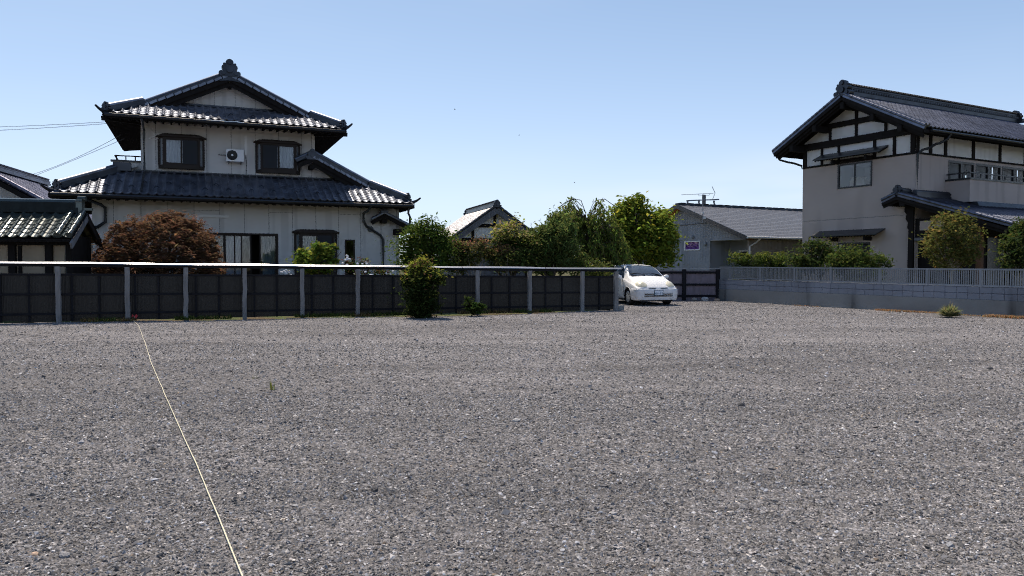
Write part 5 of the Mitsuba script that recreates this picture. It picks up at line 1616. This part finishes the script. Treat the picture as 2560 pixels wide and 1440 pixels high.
rr = np.random.default_rng(43)
ROSE = B(23.0, [(-4.80, 1.46, .55, .12), (-4.25, 1.25, .62, .14), (-5.05, 1.66, .12, .10), (-4.4, .9, .7, .3)], .4)
rose = shrub('rose_bush', 'sprawling rose bush with white blossoms below the narrow window', 'bush', ROSE, (-4.5, 23, 0), 1700, .045, [OLIVE, GREEN, (.10, .05, .04)], 42, .018, .09, .3, split=.5)
fl = MB()
for k in range(46):
    b = ROSE[rr.integers(0, 3)]
    d = rr.normal(0, 1, 3); d /= np.linalg.norm(d); d[1] = -abs(d[1])
    fl.ball(np.array(b[:3]) + d * np.array(b[3:]) * 1.02, np.array([.035, .03, .03]) * rr.uniform(.7, 1.3), sub=1)
part(rose, 'blossoms', fl, 'plastic_white', stuff=True)
W2 = B(23.2, [(-6.98, 1.22, .16, .08), (-6.9, .85, .25, .3)], .2)
wb = shrub('rose_bush', 'small white-flowered bush left of the bright green bush', 'bush', W2, (-6.95, 23.2, 0), 350, .045, [OLIVE, GREEN], 44, .015, .06, .3)
fl = MB()
for k in range(12):
    fl.ball((-7.0 + rr.normal(0, .09), 23.1, 1.24 + rr.normal(0, .035)), (.035, .03, .03), sub=1)
part(wb, 'blossoms', fl, 'plastic_white', stuff=True)

shrub('evergreen_shrub', 'tall rounded dark evergreen shrub at the right corner of the tiled house', 'shrub',
      B(25, [(-2.87, 2.05, .85, .75), (-2.92, 2.70, .40, .38), (-3.42, 1.95, .46, .52), (-2.25, 2.0, .45, .62), (-2.87, 1.40, .95, .5), (-2.6, 2.45, .45, .4), (-3.2, 2.4, .35, .35)]),
      (-2.87, 25, 0), 11000, .056, [GREEN, (.07, .11, .026), (.085, .13, .028), LIGHT], 45, .07, .13, .3)
NAN = B(20.75, [(-2.45, 1.12, .44, .26), (-2.50, .66, .36, .40), (-2.56, 1.42, .34, .18), (-2.10, 1.10, .26, .12), (-2.50, .24, .40, .26), (-2.9, 1.0, .22, .14)], .36)
shrub('nandina_bush', 'leafy bush with red-tipped top growing in front of the fence', 'bush', NAN, (-2.5, 20.75, 0), 8500, .046, [(.030, .045, .015), (.045, .062, .02), (.026, .042, .014)], 46, .022, .11, .35,
      tips=[YEL, (.15, .17, .04), (.21, .12, .07), LIGHT, YEL], tip_z=.76, split=.3, long=2.4)
shrub('nandina_bush', 'small dark seedling bush at the foot of the fence post', 'bush', B(21.45, [(-1.17, .28, .27, .22), (-1.0, .22, .2, .14)], .2), (-1.15, 21.45, 0), 900, .05, [(.03, .05, .016), GREEN], 47, .012, .07, .35, long=2.4)
RED = [(.15, .13, .055), (.12, .125, .045), OLIVE, OLIVE, (.08, .10, .035)]
for k, (bl, c, lab) in enumerate((([(-1.78, 1.90, .20, .36), (-1.75, 1.45, .2, .3)], (-1.76, 25.2), 'narrow reddish shrub right beside the tall evergreen shrub'),
                                 ([(-1.2, 1.92, .50, .30), (-1.05, 2.12, .25, .2), (-1.4, 1.6, .3, .2)], (-1.2, 25.2), 'wider reddish olive shrub below the storehouse gable'),
                                 ([(-.35, 1.78, .46, .30), (-.2, 1.5, .4, .2)], (-.3, 25.2), 'reddish shrub with bare grey stems in front of the round clipped tree'))):
    shrub('red_leaf_shrub', lab, 'shrub', B(25.2, bl, .4), (*c, 0), 2600, .045, RED, 50 + k, .022, .10, .3, bark='bark_pale', split=.25, tips=[(.22, .14, .075), (.19, .15, .06), (.25, .13, .09)], tip_z=.70)
shrub('clipped_tree', 'rounded clipped tree with pinkish yellow shoots covering the storehouse', 'tree',
      B(25.7, [(-.04, 2.43, .60, .55), (-.36, 1.95, .47, .52), (.27, 2.0, .52, .54), (-.1, 1.7, .66, .4)]), (0, 25.7, 0), 9500, .055, [(.080, .110, .034), GREEN, OLIVE], 55, .07, .12, .25,
      tips=[(.30, .29, .11), (.34, .27, .15), YEL], tip_z=.62, up=.7)
shrub('yew_tree', 'broad dark conifer with feathery branches right of the clipped tree', 'tree',
      B(26.6, [(.97, 2.30, .67, .46), (1.64, 2.40, .64, .64), (1.75, 3.02, .40, .42), (.69, 1.75, .61, .42), (1.90, 1.75, .74, .48), (.45, 2.15, .30, .26), (1.2, 1.5, .9, .3), (1.35, 2.72, .36, .28)]), (1.5, 26.6, 0),
      13500, .046, [(.095, .14, .045), (.13, .18, .055), (.10, .12, .04)], 56, .09, .12, .22, long=3.6, up=.1, tips=[(.16, .20, .055), (.13, .175, .05)], tip_z=.7)
# weeping tree: long drooping strands
rw = np.random.default_rng(57)
wt = thing('weeping_tree', 'weeping tree with thin arching branches against the sky beside the conifer', 'tree')
trunk = MB().tube([(3.0, 30, 0), (2.95, 30.05, 1.6), (3.05, 30, 2.6), (2.9, 30, 3.5)], [.14, .12, .09, .05], 8)
pts, shs = [], []
heads = [(2.35, 3.95), (3.05, 3.45), (3.45, 3.95), (2.75, 3.55), (3.7, 3.2), (2.3, 3.2), (3.3, 3.0), (4.1, 2.9), (2.6, 2.8), (3.6, 2.6), (3.1, 2.4), (4.0, 2.4)]
for hx, hz in heads:
    st = np.array([2.98, 30 + rw.normal(0, .1), min(hz - .4, 3.1)])
    for k in range(19):
        a = np.array([hx + rw.normal(0, .16), 30 + rw.normal(0, .35), hz + rw.normal(0, .10) - .03 * k])
        e = a + np.array([rw.normal(0, .30) + .25 * np.sign(a[0] - 2.95), rw.normal(0, .2), -rw.uniform(.5, 1.7)])
        t = np.linspace(0, 1, 10)[:, None]
        c1 = st + (a - st) * .7 + (0, 0, .25)
        q1 = (1 - t) ** 2 * st + 2 * t * (1 - t) * c1 + t * t * a
        q2 = (1 - t) ** 2 * a + 2 * t * (1 - t) * (a + (a - st) * .22 + (0, 0, .05)) + t * t * e
        trunk.tube(np.vstack([q1, q2[1:]]), np.linspace(.016, .0045, 19), 4)
        for u in rw.uniform(.05, 1, 60 if hz < 3.9 else 20):
            x = (1 - u) ** 2 * a + 2 * u * (1 - u) * (a + (a - st) * .22 + (0, 0, .05)) + u * u * e
            pts.append(x + rw.normal(0, .055, 3)); shs.append(1)
for xs in ([(2.2, 4.0), (2.45, 4.12), (2.75, 4.05), (2.95, 3.5)], [(3.3, 3.7), (3.35, 4.05), (3.7, 4.10), (4.05, 3.85), (4.15, 3.4)], [(1.85, 3.75), (2.1, 3.95), (2.5, 4.1), (2.8, 3.8)]):
    trunk.tube([(x, 29.9, z) for x, z in xs], .016, 5)
pts = np.array(pts)
m = MB()
leaves(m, pts, .062, palette([(.13, .19, .045), (.16, .21, .045), (.11, .13, .04)], len(pts), rw), rw, .0, 2.6, 1.2)
part(wt, 'foliage', m, 'leaf')
part(wt, 'trunk', trunk, 'bark')
EV = B(33, [(5.32, 3.63, .70, .68), (5.42, 4.25, .32, .36), (5.05, 2.95, .78, .70), (6.27, 2.95, .80, .68), (6.65, 2.50, .60, .66), (5.91, 2.30, .85, .50), (4.94, 2.05, .60, .58), (4.72, 3.2, .40, .60), (6.35, 3.45, .45, .35), (6.5, 1.75, .55, .3)])
shrub('evergreen_tree', 'tall bright yellow-green evergreen tree with dark trunks behind the white car', 'tree', EV, None, 16000, .098, [(.15, .21, .032), (.17, .22, .035), (.10, .15, .028), (.32, .34, .05)], 58, .12, .18, .22,
      tips=[YEL, (.14, .19, .03), LIGHT], tip_z=.72, bases=[((5.55, 33, 0), EV[:4]), ((5.95, 33.1, 0), EV[3:7] + EV[8:])], split=.42)
shrub('low_shrub', 'low olive shrub showing just over the fence beside the car', 'shrub', B(26.5, [(2.83, 1.40, .56, .20), (2.6, 1.1, .6, .3), (3.2, 1.15, .4, .3)], .5), (2.8, 26.5, 0), 3000, .045, [OLIVE, LIGHT, (.11, .12, .05)], 59, .03, .10, .3)
shrub('hedge', 'trimmed box hedge behind the far end of the railing', 'hedge', B(31.4, [(9.62, 1.64, .50, .34), (10.15, 1.62, .5, .33), (10.7, 1.68, .5, .34), (11.25, 1.70, .5, .33), (9.65, 1.0, .48, .55), (10.4, 1.0, .6, .55), (11.1, 1.0, .6, .55)], .45), (10.4, 31.4, 0), 11000, .045,
      [GREEN, GREEN, (.06, .085, .02)], 60, .04, .08, .3, tips=[(.15, .18, .035), (.19, .21, .05)], tip_z=.86)
shrub('camellia_bush', 'open glossy-leaved bush behind the railing at the left corner of the mauve house', 'bush', B(28.3, [(11.49, 2.03, .60, .34), (10.89, 1.74, .5, .28), (11.65, 1.66, .6, .28), (11.2, 1.35, .5, .25), (11.9, 1.9, .3, .25)]), None, 4200, .062, [GREEN, OLIVE, (.05, .075, .028)], 61, .035, .12, .3,
      bases=[((11.3, 28.3, 0), B(28.3, [(11.49, 1.99, .6, .3), (10.9, 1.74, .5, .3)])), ((11.6, 28.2, 0), B(28.3, [(11.65, 1.66, .6, .28), (11.9, 1.9, .3, .25)]))], split=.5)
shrub('camellia_bush', 'dense green bush behind the railing under the lower hooded window', 'bush', B(26.6, [(12.15, 1.74, .68, .40), (12.87, 1.58, .5, .28), (11.66, 1.60, .38, .26), (12.3, 1.2, .8, .35)]), None, 5600, .058, [GREEN, OLIVE, (.10, .13, .03), (.05, .08, .025)], 62, .035, .12, .3,
      bases=[((12.1, 26.6, 0), B(26.6, [(12.15, 1.72, .68, .4), (11.66, 1.58, .37, .23)])), ((12.7, 26.5, 0), B(26.6, [(12.87, 1.58, .5, .26), (12.4, 1.8, .3, .3)]))], split=.5)
RT = [(14.43, 24.6, 2.24, .90, .80, .98), (14.43, 24.6, 2.24, .90, .80, .98), (14.43, 24.6, 1.85, .92, .8, .55), (14.43, 24.6, 2.6, .72, .65, .62)]
RL = B(24.6, [(14.43, 2.9, .2, .2), (14.1, 2.75, .2, .2), (14.8, 2.75, .2, .2), (13.85, 2.3, .2, .2), (15.02, 2.3, .2, .2), (14.25, 2.45, .2, .2), (14.65, 2.5, .2, .2), (13.85, 1.8, .2, .2), (15.05, 1.75, .2, .2)], .2)
shrub('round_tree', 'round-headed small tree with pale bare limbs before the dark entrance', 'tree', RT, None, 5600, .056, [(.13, .145, .045), (.15, .16, .045), (.10, .115, .035), (.19, .15, .05)], 63, .055, .10, .30, bark='bark_pale', split=.5, extra=1, per=24, bases=[((14.46, 24.6, 0), RL)])
shrub('glossy_bush', 'glossy dark bush cut by the right edge of the picture', 'bush', B(23, [(15.80, 2.0, .62, .70), (15.45, 1.62, .44, .38), (15.98, 2.5, .46, .38), (15.3, 1.9, .3, .3)]), None, 5200, .058, [GREEN, (.05, .07, .03), OLIVE], 64, .04, .11, .3, bark='bark_pale',
      bases=[((15.9, 22.9, 0), B(23, [(15.80, 2.0, .62, .70), (15.4, 1.6, .44, .38), (15.95, 2.4, .4, .4)]))], split=.3, extra=4)

# weeds
rg = np.random.default_rng(71)


def blades(mb, c, n, h, spread, cols, lean=.5, w=.008):
    """Grass-like blades, each a bent strip."""
    for k in range(n):
        b = np.array(c, float) + np.array([rg.normal(0, spread), rg.normal(0, spread * .6), 0])
        d = rg.normal(0, 1, 3); d[2] = 0; d /= np.linalg.norm(d)
        H = h * rg.uniform(.5, 1.1); L = lean * H * rg.uniform(.3, 1.3)
        s = np.cross(d, (0, 0, 1)) * w
        q = [b - s, b + s, b + d * L * .4 + (0, 0, H * .65) - s * .8, b + d * L * .4 + (0, 0, H * .65) + s * .8, b + d * L + (0, 0, H)]
        mb.add(q, [(0, 1, 3), (0, 3, 2), (2, 3, 4)], palette(cols, 1, rg)[0])


wd = thing('weed_clump', 'single bushy grey-green weed clump growing at the foot of the block wall', 'weed')
m = MB()
for k in range(1300):
    az, el = rg.uniform(0, 2 * np.pi), math.asin(rg.uniform(.12, 1) ** .9)
    d = np.array([math.cos(az) * math.cos(el), math.sin(az) * math.cos(el), math.sin(el)])
    b0 = np.array([12.28, 20.95, .01]) + d * rg.uniform(.03, .20)
    L = rg.uniform(.13, .27); sd = np.cross(d, (.1, .2, 1)); sd *= .008 / np.linalg.norm(sd)
    e = b0 + d * L + (0, 0, -.02)
    m.add([b0 - sd, b0 + sd, (b0 + e) / 2 + sd + (0, 0, .015), (b0 + e) / 2 - sd + (0, 0, .015), e], [(0, 1, 2), (0, 2, 3), (3, 2, 4)], palette([(.22, .24, .11), (.15, .18, .07), (.28, .27, .15)], 1, rg)[0])
blades(m, (12.28, 20.95, 0), 5, .52, .03, [(.25, .22, .13)], .15, .008)
part(wd, 'leaves', m, 'leaf')
m = MB().tube([(12.28, 20.95, 0), (12.27, 20.95, .25), (12.28, 20.93, .46)], [.012, .010, .006], 6)
part(wd, 'stem', m, 'bark_pale')
gs = thing('grass_sprout', 'small green grass sprout standing alone in the gravel', 'weed')
m = MB(); blades(m, (-2.79, 8.63, 0), 9, .13, .018, [(.13, .16, .04), (.10, .14, .03)], .35, .005); part(gs, 'blades', m, 'leaf')
gs = thing('grass_sprout', 'tiny flat grass sprout just left of and behind the taller sprout', 'weed')
m = MB(); blades(m, (-3.30, 9.51, 0), 6, .05, .02, [(.14, .15, .05)], .9, .005); part(gs, 'blades', m, 'leaf')
# dry weeds along the wall, green and dry weeds along the fence: nobody could count them
m = MB()
for u0, u1, n, hh in ((7.4, 9.6, 520, .06), (9.6, 11.0, 60, .05), (10.9, 12.3, 520, .085), (4.0, 5.2, 60, .03)):
    for k in range(n):
        u = rg.uniform(u0, u1)
        v = -.08 - abs(rg.normal(0, .13))
        q = WALL([[u, v, 0]])[0]
        blades(m, q, 2, hh, .03, [(.30, .15, .07), (.36, .21, .11), (.24, .14, .08), (.33, .26, .16), (.22, .19, .13)], 1.2, .009)
put('dry_weeds', m, 'leaf')
labels['dry_weeds'] = {'label': 'orange-brown dead weeds along the foot of the block wall', 'category': 'dry weeds', 'kind': 'stuff'}
m = MB()
for k in range(2300):
    u = rg.uniform(-.2, 13.5)
    if noise_w := (meshkit.noise(np.array([[u * .9, 0.5, 0.5]]))[0] < .38):
        continue
    q = FENCE([[u, -abs(rg.normal(0, .13)) - .02, 0]])[0]
    dry = meshkit.noise(np.array([[u * 1.7, 2.5, 0.5]]))[0] > .5
    blades(m, q, 2, rg.uniform(.05, .15), .03, [(.22, .15, .07), (.26, .18, .09), (.16, .15, .05)] if dry else [(.10, .14, .03), (.15, .17, .05), (.08, .11, .03)], 1.1, .010)
put('fence_weeds', m, 'leaf')
labels['fence_weeds'] = {'label': 'low green and dry weeds along the foot of the panel fence', 'category': 'weeds', 'kind': 'stuff'}

# ------------------------------------------------------------------ small things on the ground
ROPE = [(-9.92, 19.60), (-8.58, 17.13), (-7.18, 14.55), (-5.83, 11.97), (-5.42, 11.22), (-4.34, 9.19), (-3.37, 7.37), (-2.73, 6.18), (-2.35, 5.48), (-1.99, 4.79), (-1.71, 4.29), (-1.47, 3.86), (-1.31, 3.57), (-1.24, 3.42), (-.99, 2.9)]
from scipy.interpolate import PchipInterpolator
RY = np.array([y for _, y in ROPE])[::-1]; RX = np.array([x for x, _ in ROPE])[::-1]
yy = np.linspace(2.9, 19.6, 900)
rx_ = np.polyval(np.polyfit(RY, RX, 4, w=1 / RY), yy) + .004 * np.sin(yy * 1.1)
rz_ = ground_z(rx_, yy) + .016
m = MB().tube(np.c_[rx_, yy, rz_], .0034, 6)
ph = np.cumsum(np.r_[0, np.hypot(np.diff(rx_), np.diff(yy))]) * 2 * np.pi / .032
fine = yy < 8.0
near = np.linspace(2.9, 8.0, 2600)
nx_ = np.interp(near, yy, rx_); nz_ = np.interp(near, yy, rz_)
ph = np.cumsum(np.r_[0, np.hypot(np.diff(nx_), np.diff(near))]) * 2 * np.pi / .034
for o in (0, np.pi * 2 / 3, np.pi * 4 / 3):
    m.tube(np.c_[nx_ + .0024 * np.cos(ph + o), near, nz_ + .0024 * np.sin(ph + o)], .0025, 5)
rp = thing('rope', 'thin cream twisted rope lying across the gravel from the fence towards the viewer', 'rope')
put(rp, m, 'rope_white')
fl = thing('flag_peg', 'small red ribbon on a peg at the fence end of the rope', 'flag')
part(fl, 'peg', MB().tube([(-9.93, 19.62, 0), (-9.92, 19.62, .12)], .008, 6), 'bark_pale')
part(fl, 'ribbon', MB().add([(-9.92, 19.61, .12), (-9.85, 19.58, .18), (-9.80, 19.57, .13), (-9.87, 19.60, .06), (-9.96, 19.6, .17), (-9.99, 19.6, .11)], [(0, 1, 2), (0, 2, 3), (0, 4, 5)]), 'flag_red')


def stone(x, y, r, label, col, seed, group=None):
    rng = np.random.default_rng(seed)
    ico = trimesh.creation.icosphere(subdivisions=2)
    v = np.array(ico.vertices)
    v *= 1 + (meshkit.fbm(v * 1.6 + seed, 3, seed) - .5)[:, None] * .75
    v = np.round(v * 3.2) / 3.2 * .35 + v * .65
    v *= np.array([1.2, .85, .62]) * r
    a = rng.uniform(0, 6.28)
    v = v @ np.array([[math.cos(a), math.sin(a), 0], [-math.sin(a), math.cos(a), 0], [0, 0, 1]])
    v += (x, y, float(ground_z(x, y)) + r * .35)
    k = thing('stone', label, 'stone', group)
    mb = MB().add(v, ico.faces, np.tile(col, (len(v), 1)))
    put(k, mb, 'vertex_stone')


DK, PA = (.055, .055, .06), (.40, .39, .38)
stone(.04, 6.9, .030, 'pale grey stone lying loose near the middle of the gravel lot', PA, 1)
stone(-.88, 4.75, .026, 'dark stone lying alone on the near gravel right of the rope', DK, 2)
stone(2.38, 7.73, .036, 'blackish flat stone on the open gravel at the right', DK, 3)
stone(-2.22, 3.67, .024, 'grey angular stone at the lower left of the gravel', (.20, .20, .21), 4)
stone(-2.38, 3.69, .018, 'small tan stone at the lower left beside the grey one', (.42, .30, .22), 5)
stone(6.77, 10.56, .035, 'dark stone on the gravel near the right edge', DK, 6)
stone(.49, 8.49, .022, 'small black stone on the gravel beyond the pale one', DK, 7)
for k, (x, y, r, c, lab) in enumerate(((7.55, 30.95, .13, (.30, .27, .25), 'leftmost of the three rounded rocks at the corner of back fence and wall'), (7.95, 30.85, .17, (.46, .44, .42), 'pale rounded rock in the middle of the three at the wall corner'), (8.42, 30.72, .10, (.42, .30, .22), 'low tan rock nearest the block wall corner'))):
    stone(x, y, r, lab, c, 20 + k)

# ------------------------------------------------------------------ wires and birds
for k, (a, b, sag, lab) in enumerate((((-27.0, 30.6, 7.02), (-16.0, 30.0, 7.19), .10, 'uppermost thin wire running left from the eave of the tiled house'), ((-27.0, 30.6, 6.80), (-16.0, 30.0, 7.12), .10, 'second thin wire just below the uppermost one at the left edge'),
                                     ((-23.55, 36.2, 5.72), (-15.6, 30.0, 6.66), .16, 'upper of the two wires sloping down to the violet roof'), ((-23.3, 36.4, 5.74), (-15.45, 30.0, 6.52), .03, 'lower of the two wires sloping down to the violet roof'))):
    a, b = np.array(a), np.array(b)
    t = np.linspace(0, 1, 24)[:, None]
    w = thing('overhead_wire', lab, 'wire', None)
    put(w, MB().tube(a + (b - a) * t - np.array([0, 0, 4 * sag]) * t * (1 - t), .009, 5), 'wire_dark')
for x, z, s, lab in ((-3.42, 10.77, .06, 'tiny dark bird, highest in the sky, left of centre'), (.43, 9.25, .05, 'tiny dark bird in the sky right of centre'), (3.74, 6.41, .05, 'tiny dark bird low in the sky above the evergreen tree')):
    bd = thing('bird', lab, 'bird')
    m = MB().ball((x, 45, z), (s * .8, s * .35, s * .28), sub=1)
    for q in (-1, 1):
        m.add([(x - s * .35, 45, z + s * .1), (x + s * .35, 45, z + s * .1), (x + s * .1, 45 + q * s * 1.6, z + s * .7), (x - s * .3, 45 + q * s * 1.3, z + s * .55)], [(0, 1, 2, 3)])
    put(bd, m, 'wire_dark')
